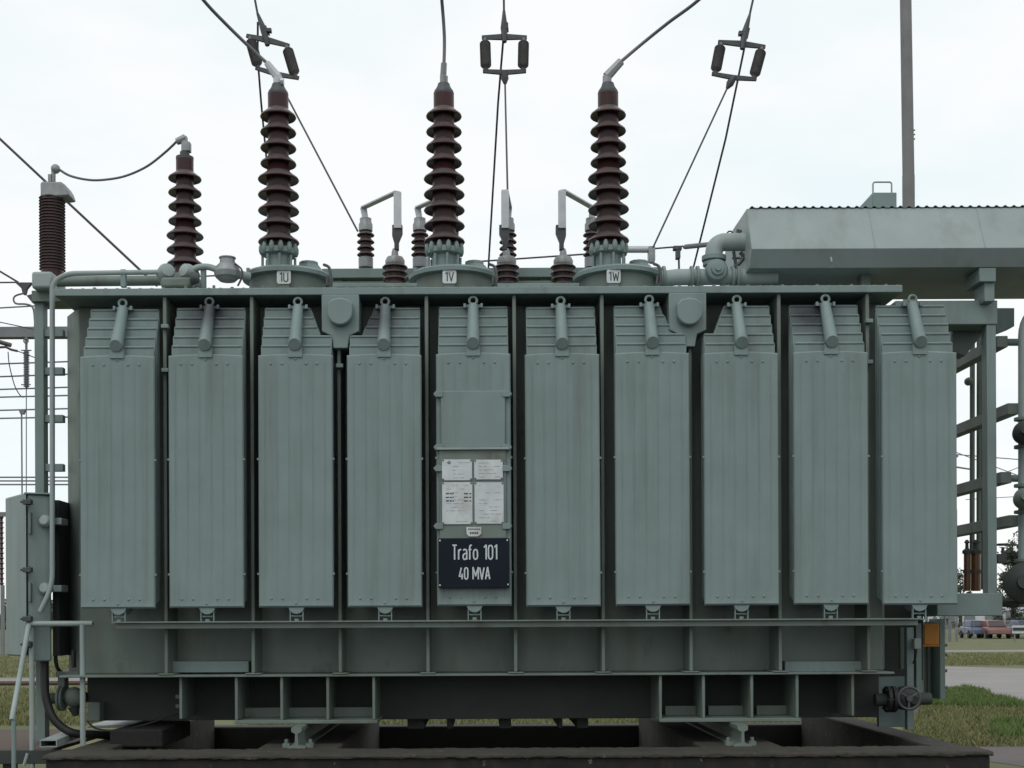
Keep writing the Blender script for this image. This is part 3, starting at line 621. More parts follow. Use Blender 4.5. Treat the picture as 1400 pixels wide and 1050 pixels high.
build('cover_channel', MB().pbox(680, 792, 387, 392.5, 9.3, 9.4), M['paint'], T, bevel=0.004)

# ------------------------------------------------------------------ conservator, pipes, right-hand frame
cv = empty('conservator', (1.95, 9.4, 4.07), T); cv['label'] = 'long pale grey oil conservator over the right end'
xe = X_(1027,9.35,340)
sec = [(9.42,Z_(366,9.42,1200)),(9.33,Z_(339.5,9.33,1200)),(9.50,Z_(284.5,9.5,1200)),(10.30,Z_(284.5,9.5,1200)+0.01),(10.46,4.25),(10.36,Z_(366,9.42,1200))]
build('conservator_body', MB().prism([(xe,y,z) for y, z in sec], (3.7,0,0)), M['paint_light'], cv, bevel=0.003, smooth=8)
for px in (1196, 1346):
    x = X_(px, 9.35, 330); build('weld_seam', MB().tube([(x,9.421,sec[0][1]+0.01),(x,9.331,sec[1][1]),(x,9.50,sec[2][1]-0.004)],0.0055,6), M['paint_light'], cv)
zt = sec[2][1]; rf = MB(); prof = []
n = 57*6
for k in range(n+1):
    x = xe + 0.02 + k*(3.66/n); ph = (k % 6)/6; prof.append((x, zt + 0.004 + 0.013*max(0, math.sin(math.pi*min(1, ph/0.55)))))
vs = [(x, 9.49, z) for x, z in prof] + [(x, 10.3, z+0.01) for x, z in prof] + [(x, 9.49, z-0.004) for x, z in prof] + [(x, 10.3, z+0.006) for x, z in prof]
q = n+1; fs = [(k,k+1,q+k+1,q+k) for k in range(n)] + [(2*q+k+1,2*q+k,3*q+k,3*q+k+1) for k in range(n)] + [(2*q+k,2*q+k+1,k+1,k) for k in range(n)]
build('corrugated_roof', MB().add(vs, fs), M['paint'], cv, smooth=60)
bx0 = MB().prism([P(1188,290,9.75),P(1193,263,9.75),P(1226,263,9.75),P(1226,290,9.75)], (0,0.3,0)); bx0.prism([P(1173,285,9.74),P(1193,265,9.74),P(1193,290,9.74)], (0,0.2,0))
build('hatch_box', bx0, M['paint'], cv, bevel=0.004)
build('hatch_handle', MB().tube(fillet([P(1193.5,264,9.76),P(1193.5,249,9.76),P(1219,249,9.76),P(1219,264,9.76)],0.02), 0.0065, 8), M['galv'], cv)
c = P(1138, 353, 9.335); build('drain_eye', MB().tube([P(1136,352,9.33),P(1137,358,9.31),P(1136.5,366,9.33)],0.008,8), M['galv'], cv)
for px, d in ((1051,9.6),(1184,9.6)):
    build('conservator_foot', MB().pbox(px-6.5, px+6.5, 355, 400, d, d+0.12), M['tank'], cv, bevel=0.004)
ft = MB().pbox(1339,1362,366,385,9.42,9.7); ft.pbox(1346,1360,385,412,9.45,9.65); build('conservator_foot', ft, M['paint'], cv, bevel=0.005)
end = MB(); end.tube(smooth_path([P(997,320,9.75),P(1003,324,9.7),P(1009,321,9.6),P(1013,315,9.6)]),0.010,8); end.torus(P(998,320,9.75),(0,1,0),0.022,0.006,12,6); end.cyl(P(1009,325,9.6),P(1009,314,9.6),0.012,n=8)
end2 = MB(); end2.tube(smooth_path([P(1012,345,9.6),P(1016,352,9.6),P(1011,360,9.6),P(1004,365,9.6)]),0.014,8); end2.cyl(P(1001,353,9.6),P(1012,353,9.6),0.009,n=8); end2.cyl(P(1003,344,9.6),P(1006,362,9.6),0.012,n=8)
build('gauge_valve', end, M['steel_dark'], cv); build('sight_valve', end2, M['steel_dark'], cv)
DP = 9.6
op = empty('oil_pipe', P(976,380,DP), T); op['label'] = 'pale grey oil pipe with valve running up into the conservator'
build('elbow', MB().tube(fillet([P(976,366,DP),P(976,331,DP),P(1034,331,DP)],0.16,10), L_(12,DP), 20), M['paint_light'], op)
build('flange', MB().cyl(P(976,357,DP),P(976,350,DP),L_(16.5,DP),n=24), M['paint'], op, bevel=0.004)
build('flange', MB().cyl(P(976,364,DP),P(976,358.5,DP),L_(15,DP),n=24), M['paint'], op, bevel=0.004)
build('run_pipe', MB().tube([P(902,382,DP),P(925,379,DP),P(1062,378,DP)], L_(11,DP), 18), M['paint_light'], op)
for px in (907, 945, 953, 1001, 1008): build('flange', MB().cyl(P(px-2,379,DP),P(px+2,379,DP),L_(15,DP),n=24), M['paint'], op, bevel=0.003)
build('valve_body', MB().lathe([(L_(15,DP),-0.02),(L_(15,DP),0.10),(L_(13,DP),0.115),(L_(9,DP),0.12),(L_(8,DP),0.14),(L_(4,DP),0.142),(L_(3.5,DP),0.16)], P(977,374,DP), (0,-1,0), 28), M['paint'], op)
for px in (957, 989): build('pipe_foot', MB().pbox(px-3,px+3,385,400,DP-0.03,DP+0.03), M['tank'], op)
# left-hand pipework on the cover
DL = 9.35
pw = empty('conduit', P(72,600,DL), T); pw['label'] = 'thin painted conduit along the cover and down the left end'
build('conduit_tube', MB().tube(fillet([P(222,372,DL),P(92,374,DL),P(71.5,386,DL),P(71.5,802,DL-0.12),P(55,836,DL-0.12)],0.12,8), L_(3.6,DL), 12), M['paint_light'], pw)
for px in (168, ): build('conduit_bracket', MB().pbox(px-3.5,px+3.5,368,392,DL-0.01,DL+0.03), M['paint'], pw, bevel=0.003)
build('cover_pipe', MB().tube([P(78,385,9.6),P(220,383.5,9.6)], L_(7,9.6), 14), M['tank'], T)
for px, py, r in ((228,371,11.5),(255,371,11)):
    build('pipe_elbow_cap', MB().lathe([(L_(r*.62,DL),-0.10),(L_(r,DL),-0.06),(L_(r,DL),0.0),(L_(r*.8,DL),0.03),(L_(r*.3,DL),0.04)], P(px,py,DL), (0.5 if px<240 else -0.55,-0.8,0.2), 16), M['paint_light'], T)
build('valve_block', MB().pbox(219,262,378,393,9.3,9.42), M['tank'], T, bevel=0.02)
build('drain_cock', MB().cyl(P(262,381,9.28),P(272,381,9.28),0.05,0.03,n=10), M['steel_dark'], T)
build('conduit_tube', MB().tube(smooth_path([P(258,373,DL),P(270,366,DL),P(285,365,DL),P(300,370,DL)]), L_(4.5,DL), 12), M['paint_light'], T)
build('pipe_post', MB().pbox(274,280.5,366,394,DL,DL+0.05), M['paint'], T, bevel=0.003)
rl = empty('gas_relay', P(311,384,DL), T)
build('relay_body', MB().lathe([(L_(11,DL),Z_(384.5,DL,311)),(L_(17,DL),Z_(379,DL,311)),(L_(18.5,DL),Z_(372,DL,311)),(L_(15,DL),Z_(364,DL,311)),(L_(10.5,DL),Z_(360,DL,311)),(L_(10,DL),Z_(354,DL,311)),(L_(11.5,DL),Z_(353.5,DL,311)),(L_(11.5,DL),Z_(352,DL,311))],(X_(311,DL,370),DL,0),n=14), M['galv'], rl, smooth=25)
build('relay_pipe', MB().tube([P(318,374,DL),P(340,378,DL+0.1)], L_(6,DL), 12), M['paint_light'], rl)
build('relay_lead', MB().tube(smooth_path([P(321,360,DL-0.05),P(330,368,DL-0.06),P(331,378,DL-0.06),P(325,391,DL-0.06)]), 0.007, 6), M['steel_dark'], rl)
# frame at the right end
fr = empty('support_frame', P(1330,843,9.6), T); fr['label'] = 'grey steel frame carrying pipes and pumps at the right end'
build('top_beam', MB().box(X_(1225,9.55), X_(1364,9.55,430), 9.55, 9.78, Z_(443.5,9.55,1330), Z_(410.5,9.55,1330)), M['paint'], fr, bevel=0.006)
build('column', MB().box(X_(1349.5,9.56), X_(1362.5,9.56), 9.56, 9.66, Z_(812,9.56,1356), Z_(443.5,9.56,1356)-0.001), M['paint'], fr, bevel=0.004)
build('bottom_beam', MB().box(X_(1280,9.5), X_(1371,9.5,830), 9.5, 9.95, Z_(842,9.5,1330), Z_(811,9.5,1330)), M['paint'], fr, bevel=0.006)
build('gusset', MB().prism([P(1302,446,9.8),P(1352,446,9.8),P(1320,486,9.8),P(1302,480,9.8)], (0,0.15,0)), M['tank'], fr)
build('side_beam', MB().prism([P(1362,421,9.85),P(1387,421,9.85),P(1387,446,9.85),P(1362,456,9.85)], (0,0.14,0)), M['paint'], fr, bevel=0.004)
for py, pe in ((459,1378),(551,1393),(645,1383),(704,1395)):
    q = P(pe, py, 9.72); build('cross_beam', MB().box(q.x-0.085, q.x, 9.72, 11.8, q.z-0.085, q.z-0.0), M['tank'], fr, bevel=0.004)
    if py in (459, 645): build('cross_tube', MB().tube([P(pe-6,py+9,9.78),P(pe+45,py+9,9.78)], L_(5,9.78), 12), M['paint'], fr)
    else: build('cross_tube', MB().pbox(pe-4,pe+40,py+1,py+11,9.76,9.82), M['tank'], fr)
for px, r in ((1329,3.4),(1338.5,3.6),(1347,6.2)):
    build('riser_pipe', MB().tube([P(px,806,10.9),P(px+0.5,448,10.9)], L_(r,10.9), 14), M['tank'], fr)
build('small_flange', MB().lathe([(L_(4,10.88),-0.02),(L_(5.5,10.88),0.0),(L_(5.5,10.88),0.03),(L_(2,10.88),0.05)], P(1323.5,522,10.88), (0,-1,0), 14), M['tank'], fr)
oc = empty('oil_circuit', P(1400,800,9.6), T); oc['label'] = 'oil circuit pipe with round flanged pumps at the right edge'
build('vertical_pipe', MB().tube(fillet([P(1402,800,9.62),P(1402,436,9.62),P(1440,410,9.62)],0.15), L_(9.5,9.62), 18), M['paint_light'], oc)
for py, r, m in ((592,15,'base'),(682,14,'tank'),(797,27,'base')):
    build('pump_housing', MB().lathe([(L_(r*.8,9.5),-0.06),(L_(r,9.5),-0.03),(L_(r,9.5),0.04),(L_(r*.78,9.5),0.07),(L_(r*.4,9.5),0.10),(L_(r*.35,9.5),0.14)], P(1400,py,9.5), (-0.35,-1,0.05), 24), M[m], oc)
    for s in (-1, 1):
        build('pump_flange', MB().cyl(P(1400,py+s*(r+6),9.62),P(1400,py+s*(r+2),9.62),L_(13,9.62),n=20), M['tank'], oc)
pl = MB().tube([P(1360,824,9.7),P(1385,826,9.6),P(1420,822,9.6)], L_(5,9.6), 12); build('pump_pipe', pl, M['base'], oc)
vw = MB().cyl(P(1371,764,9.75),P(1371,748,9.75),0.012,n=8); vw.lathe([(0.045,0),(0.05,0.008),(0.045,0.016)], P(1371,746,9.75),(0,0,1),16); vw.pbox(1364,1377,757,770,9.72,9.8); build('gate_valve', vw, M['steel_dark'], oc, bevel=0.004)
br_ = empty('breather', P(1330,811,10.0), T); br_['label'] = 'two amber silica gel breather cylinders on the lower beam'
for px, r in ((1322,4.2),(1334,6.5)):
    build('gel_cylinder', MB().cyl(P(px,808,10.0),P(px,755,10.0),L_(r,10.0),n=16), M['amber'], br_)
    build('cylinder_cap', MB().lathe([(L_(r+2,10),Z_(757,10,px)),(L_(r+2,10),Z_(753,10,px)),(L_(r*.6,10),Z_(750,10,px)),(L_(r*.5,10),Z_(743,10,px)),(L_(r*.9,10),Z_(742,10,px)),(L_(r*.4,10),Z_(738,10,px))],(X_(px,10,750),10.0,0),n=14), M['base'], br_)
    build('cylinder_band', MB().lathe([(L_(r+1,10),Z_(784,10,px)),(L_(r+1.4,10),Z_(779,10,px))],(X_(px,10,780),10.0,0),n=14), M['rust'], br_)
# columns, cabinet and drain valves below the right end
rc = empty('end_column', P(1270,957,10.2), T)
for a, b in ((1258,1263),(1285,1292.5)): build('column_flange', MB().pbox(a,b,846,956,10.1,10.35), M['paint'], rc, bevel=0.004)
build('column_web', MB().pbox(1263,1285,850,955,10.3,10.33), M['tank'], rc)
build('column_rib', MB().pbox(1268.5,1271,884,954,10.27,10.30), M['tank'], rc)
for py in (882,895,917,940): build('column_bolt', MB().cyl(P(1292,py,10.2),P(1294.5,py,10.2),0.014,n=6), M['tank'], rc)
build('slender_post', MB().pbox(1240,1249.5,858,998,9.62,9.68), M['paint'], T, bevel=0.004)
build('slender_post', MB().pbox(1252.5,1260,852,962,9.8,9.86), M['paint'], T, bevel=0.004)
build('slender_post', MB().pbox(1231,1236,858,915,9.75,9.8), M['tank'], T, bevel=0.004)
build('dark_gap_sheet', MB().pbox(1196,1262,790,930,10.0,10.05), M['base'], T)  # added dark sheet filling the dark gap behind the tank's right end
build('corner_plate', MB().pbox(1201,1241,925,994,9.75,9.8), M['paint'], T, bevel=0.004)
ob = empty('orange_box', P(1273,882,10.1)); tag(ob, 'small orange box hanging below the right end of the transformer', 'box')
build('box_body', MB().pbox(1263.5,1284,853,881.5,10.02,10.09), M['orange'], ob, bevel=0.006); build('box_lip', MB().pbox(1262,1284.5,881.5,884,10.0,10.09), M['orange'], ob, bevel=0.002)
jb = empty('junction_box', P(1254,888,9.55)); tag(jb, 'little pale junction box on the post left of the orange box', 'box')
build('box_body', MB().pbox(1250,1259.5,873,887.5,9.53,9.6), M['paint_light'], jb, bevel=0.006)
build('box_cable', MB().tube(smooth_path([P(1253,887,9.56),P(1252,897,9.56),P(1249,907,9.6)]),0.008,8), M['rubber'], jb)
gv = empty('drain_valve', P(1235,972,9.35), T); gv['label'] = 'black drain valve with handwheel at the lower right'
build('valve_pipe', MB().cyl(P(1196,957,9.4),P(1272,955,9.4),L_(8.5,9.4),n=18), M['base'], gv)
for px in (1213.5,1221): build('valve_flange', MB().cyl(P(px-2.6,956,9.4),P(px+2.6,956,9.4),L_(18,9.4),n=24), M['rubber'], gv, bevel=0.003)
for k in range(6):
    a = k*math.pi/3; q = P(1217,956,9.4)+Vector((0,math.cos(a)*0.078,math.sin(a)*0.078)); build('flange_bolt', MB().cyl(q-Vector((0.045,0,0)),q+Vector((0.045,0,0)),0.009,n=6), M['rubber'], gv)
build('valve_bonnet', MB().lathe([(0.09,-0.08),(0.085,0.05),(0.045,0.08),(0.03,0.14)], P(1241,955,9.4),(0,-1,0),18), M['base'], gv)
q = P(1243,954.5,9.22); hw = MB().torus(q,(0,1,0),0.078,0.0095,28,8); hw.cyl(q+Vector((0,-0.015,0)),q+Vector((0,0.04,0)),0.022,n=12)
for k in range(3): a = k*2*math.pi/3+0.5; hw.cyl(q,q+Vector((math.cos(a)*0.078,0,math.sin(a)*0.078)),0.0075,n=6)
build('handwheel', hw, M['steel_dark'], gv)
lvv = empty('left_drain_valve'.replace('left_',''), P(98,975,9.5), T); lvv['label'] = 'drain valve with round flange at the lower left'
build('valve_pipe', MB().cyl(P(66,955,9.6),P(118,953,9.6),L_(7.5,9.6),n=16), M['base'], lvv)
for px in (82,86.5): build('valve_flange', MB().cyl(P(px-1.6,955,9.6),P(px+1.6,955,9.6),L_(17,9.6),n=24), M['tank'], lvv, bevel=0.003)
build('valve_body', MB().ball(P(101,953,9.6),L_(14,9.6),16), M['tank'], lvv); build('valve_stem', MB().tube([P(101,966,9.6),P(104,979,9.6)],[0.045,0.02],10), M['base'], lvv)
build('drain_box', MB().pbox(119,136.5,960,987,9.5,9.62), M['tank'], lvv, bevel=0.01)
build('lifting_pad', MB().pbox(97.5,101,889,913,9.36,9.42), M['rubber'], T, bevel=0.004)
build('left_lower_beam'.replace('left_lower_',''), MB().pbox(76,112,918,925,9.5,9.9), M['tank'], T)
build('support_leg', MB().pbox(79,88,925,955,9.62,9.72), M['tank'], T)
# ------------------------------------------------------------------ control cabinet, arrester column, handrail at the left
cc = empty('control_cabinet', P(42,903,9.3)); tag(cc, 'grey control cabinet with latched door hanging at the left end of the tank', 'cabinet')
foot = [P(8,780,9.62), P(35.5,780,9.22), P(36,780,9.7), P(12,780,9.95)]
zb, zt = Z_(899,9.22), Z_(673,9.22)
def cabinet(name, pts, zb, zt, slope, m, parent):
    n = len(pts); vs = [(p.x,p.y,zb) for p in pts] + [(p.x,p.y,zt) for p in pts]; c = Vector((sum(p.x for p in pts)/n, sum(p.y for p in pts)/n, 0))
    mb = MB().add(vs, [tuple(range(n))[::-1], tuple(range(n,2*n))] + [(i,(i+1)%n,(i+1)%n+n,i+n) for i in range(n)])
    return build(name, mb, m, parent, bevel=0.012)
cabinet('door', [P(8,780,9.62), P(36,780,9.22), P(38,780,9.6), P(14,780,9.9)], zb+0.02, zt+0.015, 0, M['paint'], cc)
cabinet('cabinet_body', [P(37.5,780,9.24), P(70,780,9.30), P(70,780,9.68), P(39,780,9.62)], zb-0.015, zt, 0, M['paint'], cc)
cabinet('roof_sheet', [P(33,780,9.22), P(72,780,9.28), P(73,780,9.7), P(36,780,9.66)], zt+0.002, zt+0.016, 0, M['paint'], cc)
build('back_plate', MB().box(X_(70,9.45)+0.005, X_(80,9.45), 9.45, 9.7, zb+0.02, zt-0.02), M['base'], cc)
for py in (686,779,846,881):
    m = MB().pbox(30.5,42,py-3.5,py+3.5,9.16,9.21); m.cyl(P(28,py,9.19),P(42,py,9.19),0.010,n=8); m.cyl(P(40,py-5,9.18),P(40,py+5,9.18),0.010,n=8); build('latch', m, M['steel_dark'], cc, bevel=0.004)
for a, b in ((700,730),(797,823)): build('door_slot', MB().pbox(38.5,42,a,b,9.215,9.25), M['tank'], cc, bevel=0.004)
for py in (714,806):
    m = MB().lathe([(0.045,0.0),(0.045,0.05),(0.03,0.07)], P(64,py,9.3),(0,-1,0.15),12); m.pbox(66,84,py-6,py+3,9.3,9.45); build('wall_bracket', m, M['paint_light'], cc, bevel=0.004)
cb = tag(build('power_cable', MB().tube(smooth_path([P(60,900,9.4),P(60.5,930,9.38),P(63,955,9.36),P(72,980,9.34),P(86,995,9.34),P(104,1003,9.36),P(128,1004,9.5),P(150,1006,9.7)],8), L_(5.6,9.36), 14), M['rubber']), 'thick black cable curving down from the control cabinet', 'cable')
tag(build('control_cable', MB().tube(smooth_path([P(76,890,9.5),P(76.5,905,9.5),P(79,914,9.52),P(84,919,9.55)]), L_(2.6,9.5), 10), M['rubber']), 'short thin black cable beside the control cabinet', 'cable')
tag(build('control_cable', MB().tube(smooth_path([P(119,986,9.45),P(132,996,9.4),P(160,999,9.4),P(200,990,9.5),P(243,975,9.5)]), L_(1.4,9.4), 8), M['rubber']), 'thin black cable looping along the pale board under the tank', 'cable')

DA = 9.75
sa = empty('surge_arrester', P(54,995,DA)); tag(sa, 'brown ribbed surge arrester on a slender grey column at the far left', 'arrester')
build('column', MB().box(X_(47.5,DA), X_(60,DA), DA, DA+0.10, 0.61, Z_(398,DA,54)), M['paint'], sa, bevel=0.004)
for py in (456,508,573,640): build('bracket', MB().pbox(60,86,py-6,py+4,DA+0.02,DA+0.08), M['paint'], sa, bevel=0.003)
build('head_plate', MB().pbox(43,84,397,412,DA-0.05,DA+0.2), M['tank'], sa, bevel=0.004)
build('junction_box', MB().pbox(42.5,71,370.5,394,DA-0.16,DA-0.02), M['paint_light'], sa, bevel=0.02)
ax = X_(71.5,DA+0.1,320); d2 = DA+0.1
rows = [272+4.05*k for k in range(25)]
build('insulator', porcelain((ax,d2),[Z_(y,d2,71) for y in rows],[L_(17.5,d2)]*25,Z_(380,d2,71),Z_(265,d2,71),[L_(15,d2)]*25,28,1.0), M['porcelain'], sa)
build('base_flange', MB().lathe([(L_(17,d2),Z_(397,d2,71)),(L_(17,d2),Z_(388,d2,71)),(L_(13,d2),Z_(376,d2,71))],(ax,d2,0),n=20), M['galv'], sa)
build('cap', MB().prism([P(q[0],q[1],d2-0.085) for q in ((54.5,249.5),(58,247.5),(83,248),(88,251.5),(92,258),(95,267),(88,268),(58,269),(55,266))],(0,0.17,0)), M['galv'], sa, bevel=0.022)
m = MB().cyl(P(73,249,d2),P(73,233,d2),L_(3,d2),n=10); m.pbox(65.5,70,238,248,d2-0.02,d2+0.02); m.ball(P(76,231,d2),L_(6.5,d2),12); build('terminal', m, M['galv'], sa)
tg = MB(); 
m = MB().prism([P(20,386,12),P(43,386,12),P(36,394,12),P(34,402,12),P(31,402,12),P(29,394,12)],(0,0.05,0)); 
tag(build('wire_clamp', m, M['steel_dark']), 'dark T-shaped wire clamp left of the arrester column', 'clamp')
tag(build('jumper_wire', MB().tube(smooth_path([P(33,401,12),P(22,404,12),P(18.5,409,12),P(22,415,12),P(36,416,12),P(45,421,12),P(47.5,440,12),P(47,452,12)]), L_(1.3,12), 8), M['wire_grey']), 'short looped jumper wire below the T-shaped clamp', 'wire')
m = MB(); m.prism([P(36,404,11.5),P(43,402,11.5),P(49,404,11.5),P(49,414,11.5),P(44,414,11.5)],(0,0.1,0)); tag(build('post_clamp', m, M['steel_dark']), 'dark bracket beside the head of the arrester column', 'clamp')

hr = empty('handrail', P(113,1014,9.2)); tag(hr, 'thin pale tubular stair handrail at the lower left', 'handrail')
zr = 1.5
a, b = P(40,850,9.2), P(127,850,9.2)
build('top_rail', MB().tube([Vector((a.x,9.2,zr)),Vector((b.x,9.2,zr))], L_(3.8,9.2), 12), M['paint_light'], hr)
build('post', MB().tube([Vector((X_(113,9.2,930),9.2,zr)),Vector((X_(113,9.2,930),9.2,0.63))], L_(3.8,9.2), 12), M['paint_light'], hr)
build('post', MB().tube([Vector((a.x+0.01,9.22,zr)),Vector((a.x+0.01,9.22,0.0))], L_(3.6,9.2), 12), M['paint_light'], hr)
s = P(16,985,8.6); build('sloping_rail', MB().tube([Vector((a.x,9.2,zr+0.005)), s], L_(3.6,8.9), 12), M['paint_light'], hr)
build('post', MB().tube([s+Vector((0.008,0.015,0.01)), Vector((s.x+0.008,s.y+0.015,0))], L_(3.2,8.6), 12), M['paint'], hr)
build('brace', MB().tube([P(33,1046,9.2),P(38,1030,9.2)], L_(2.5,9.2), 8), M['paint_light'], hr)
pf = empty('platform', (-4.6,10,0)); tag(pf, 'low rusty steel plate platform left of the foundation', 'platform')
build('deck_plate', MB().box(-6.5,-3.10,9.25,11.0,0.575,0.60), M['rust'], pf, bevel=0.004)
build('edge_beam', MB().box(-6.5,-2.95,9.20,9.25,0.50,0.598), M['base'], pf, bevel=0.004)
for x in (-6.3,-4.9,-3.45): build('leg', MB().box(x,x+0.08,9.26,9.34,0,0.575), M['base'], pf)
hb = empty('hollow_beam', P(80,1020,9.0)); a, b = P(66,1019,8.95), P(100,1007,9.75); dr = (b-a); dr.z = 0; u = Vector((-dr.y,dr.x,0)).normalized(); 
w, h, t = 0.058, 0.05, 0.006; z0 = 0.643; m = MB()
for s0, s1, za, zb_ in ((-w,w,0,t),(-w,w,h-t,h),(-w,-w+t,t,h-t),(w-t,w,t,h-t)):
    p = Vector((a.x,a.y,0)); m.prism([p+u*s0+Vector((0,0,z0+za)), p+u*s1+Vector((0,0,z0+za)), p+u*s1+Vector((0,0,z0+zb_)), p+u*s0+Vector((0,0,z0+zb_))], dr)
build('tube_walls', m, M['paint_light'], hb); tag(hb, 'open-ended square steel tube lying at the foundation corner', 'beam')
bd = tag(build('board', MB().box(X_(128,10.2),X_(215,10.2),10.0,11.4,0.69,0.71), M['plate'], bevel=0.004), 'pale flat board lying under the left end of the tank', 'board')

# ------------------------------------------------------------------ overhead conductors and insulator strings
def wire(pts, npx, d, m, label, group, name='conductor', n=8):
    return tag(build(name, MB().tube(pts, L_(npx/2, d), n), m), label, 'wire', group)
GW = 'overhead wires above the transformer'
wire(smooth_path([P(366,87,DB),P(345,68,DB),P(310,34,DB-0.1),P(278,0,DB-0.3),P(240,-50,DB-0.8),P(170,-140,DB-1.6)],8), 4.6, DB, M['wire_grey'], 'thick grey wire leaving the left high voltage bushing up to the left', GW)
wire(smooth_path([P(607,88,DB),P(607.5,50,DB),P(604,0,DB-0.1),P(598,-60,DB-0.4),P(585,-150,DB-1.0)],8), 4.6, DB, M['wire_grey'], 'thick grey wire rising from the middle high voltage bushing', GW)
wire(smooth_path([P(848,85,DB),P(880,58,DB),P(915,30,DB-0.1),P(955,0,DB-0.3),P(1020,-60,DB-0.8),P(1120,-150,DB-1.6)],8), 4.6, DB, M['wire_grey'], 'thick grey wire leaving the right high voltage bushing up to the right', GW)
wire(smooth_path([P(80,231,d2),P(95,240,d2),P(118,245.5,d2),P(140,246,d2),P(170,241,d2),P(200,228,d2-0.05),P(225,209,d2-0.1),P(241,194,DN)],6), 3.4, DN, M['wire_grey'], 'sagging wire from the surge arrester to the left neutral bushing', GW)
wire([P(-60,132,13),P(0,190,13),P(186,364,13),P(215,391,13)], 3.4, 13, M['wire'], 'straight dark wire slanting down behind the surge arrester', GW)
wire([P(-60,335,13),P(25,386,13)], 2.6, 13, M['wire'], 'short slanting wire ending at the T-shaped clamp', GW)

def string(i, lt, lb, rt, rb, top, up, low, label):
    d = 12.0; s = empty('insulator_string', P((lb[0]+rb[0])/2,(lb[1]+rb[1])/2,d)); tag(s, label, 'insulator', 'twin insulator strings above the transformer')
    for a, b in ((lt,lb),(rt,rb)):
        A, B = P(*a,d), P(*b,d); ax = B-A; L = ax.length; n = 26; prof = [(0.012,0.0),(0.02,0.02)]
        for k in range(n):
            z = 0.028 + (L-0.056)*k/(n-1); R = [0.026,0.040,0.049][min(k,n-1-k)] if min(k,n-1-k) < 3 else 0.052
            prof += [(R*0.86,z-0.004),(R,z),(R*0.86,z+0.004)]
        prof += [(0.02,L-0.02),(0.012,L)]
        build('insulator', MB().lathe(prof, A, ax, 16), M['porcelain_dark'], s)
    def yoke(a, b, nm):
        A, B = P(*a,d), P(*b,d); dr = (B-A).normalized(); up_ = Vector((-dr.z,0,dr.x)); mid = (A+B)/2; e = dr*0.03
        sg_ = 1 if nm == 'upper_yoke' else -1
        m = MB().prism([A-e+up_*0.018+Vector((0,-.012,0)), mid+up_*(0.034 if sg_>0 else 0.012)+Vector((0,-.012,0)), B+e+up_*0.018+Vector((0,-.012,0)), B+e-up_*0.016+Vector((0,-.012,0)), mid-up_*(0.034 if sg_<0 else 0.022)+Vector((0,-.012,0)), A-e-up_*0.016+Vector((0,-.012,0))], (0,0.024,0))
        build(nm, m, M['steel_dark'], s, bevel=0.003); return mid
    mt = yoke(lt, rt, 'upper_yoke'); ml = yoke(lb, rb, 'lower_yoke')
    U, W = P(*up,d), P(*low,d)
    m = MB().tube([mt-Vector((0,0.02,0.05)), mt+(U-mt)*0.35, U], [0.022,0.034,0.012], 8); m.cyl(mt+(U-mt)*0.55+Vector((0.03,0,0)), mt+(U-mt)*0.2+Vector((0.035,0,0)), 0.008, n=6); m.box(mt.x-0.03,mt.x+0.035,d-0.03,d+0.02,mt.z+(U.z-mt.z)*0.3,mt.z+(U.z-mt.z)*0.42)
    build('upper_clamp', m, M['steel_dark'], s)
    m = MB().tube([ml, ml+(W-ml)*0.6, W], [0.03,0.036,0.014], 8); build('lower_clamp', m, M['steel_dark'], s)
    return U, W, mt
U, W, mt = string(0,(341,50),(353.5,94),(391.5,62),(404.5,106),None,(352,18),(384,116),'twin insulator string behind the left high voltage bushing')
wire([P(343,-30,12),U], 3, 12, M['wire'], 'wire holding up the left insulator string', GW)
wire([W,P(489,316,11.2)], 2.6, 11.6, M['wire'], 'thin wire from the left insulator string down to the rear bushing', GW)
wire([P(352.5,30,12.1),P(352.3,80,12.3),P(357,140,12.6),P(364,214,13),P(375,300,13.4),P(386,400,14)], 2.8, 12.5, M['wire'], 'thin wire passing behind the left high voltage bushing', GW)
U, W, mt = string(1,(663,51.5),(664.5,97.5),(716,51.5),(715,97.5),None,(689,14),(690.5,115),'upright twin insulator string right of the middle bushing')
wire([P(688.5,-30,12),U], 3, 12, M['wire'], 'wire holding up the middle insulator string', GW)
wire([W,P(694,264,10.8)], 2.6, 11.4, M['wire'], 'thin wire from the middle insulator string down to the aluminium bar', GW)
wire([P(688.8,30,12.1),P(688,55,12.1),P(681,140,12.6),P(668.5,352,13.6),P(666,400,14)], 2.8, 12.8, M['wire'], 'thin wire slanting down beside the middle high voltage bushing', GW)
U, W, mt = string(2,(986,58),(977.5,101.5),(1042,64),(1030,108),None,(1025,20),(994,121),'tilted twin insulator string left of the tall mast')
wire([P(1036,-30,12),U], 3, 12, M['wire'], 'wire holding up the right insulator string', GW)
wire([W,P(893,338,11.6)], 2.6, 11.8, M['wire'], 'thin wire from the right insulator string down to the busbar end', GW)
wire([P(1022,34,12.1),P(1018,64,12.1),P(992,190,12.6),P(949,362,13.6),P(938,405,14)], 2.8, 12.8, M['wire'], 'thin wire slanting down to the left of the conservator', GW)
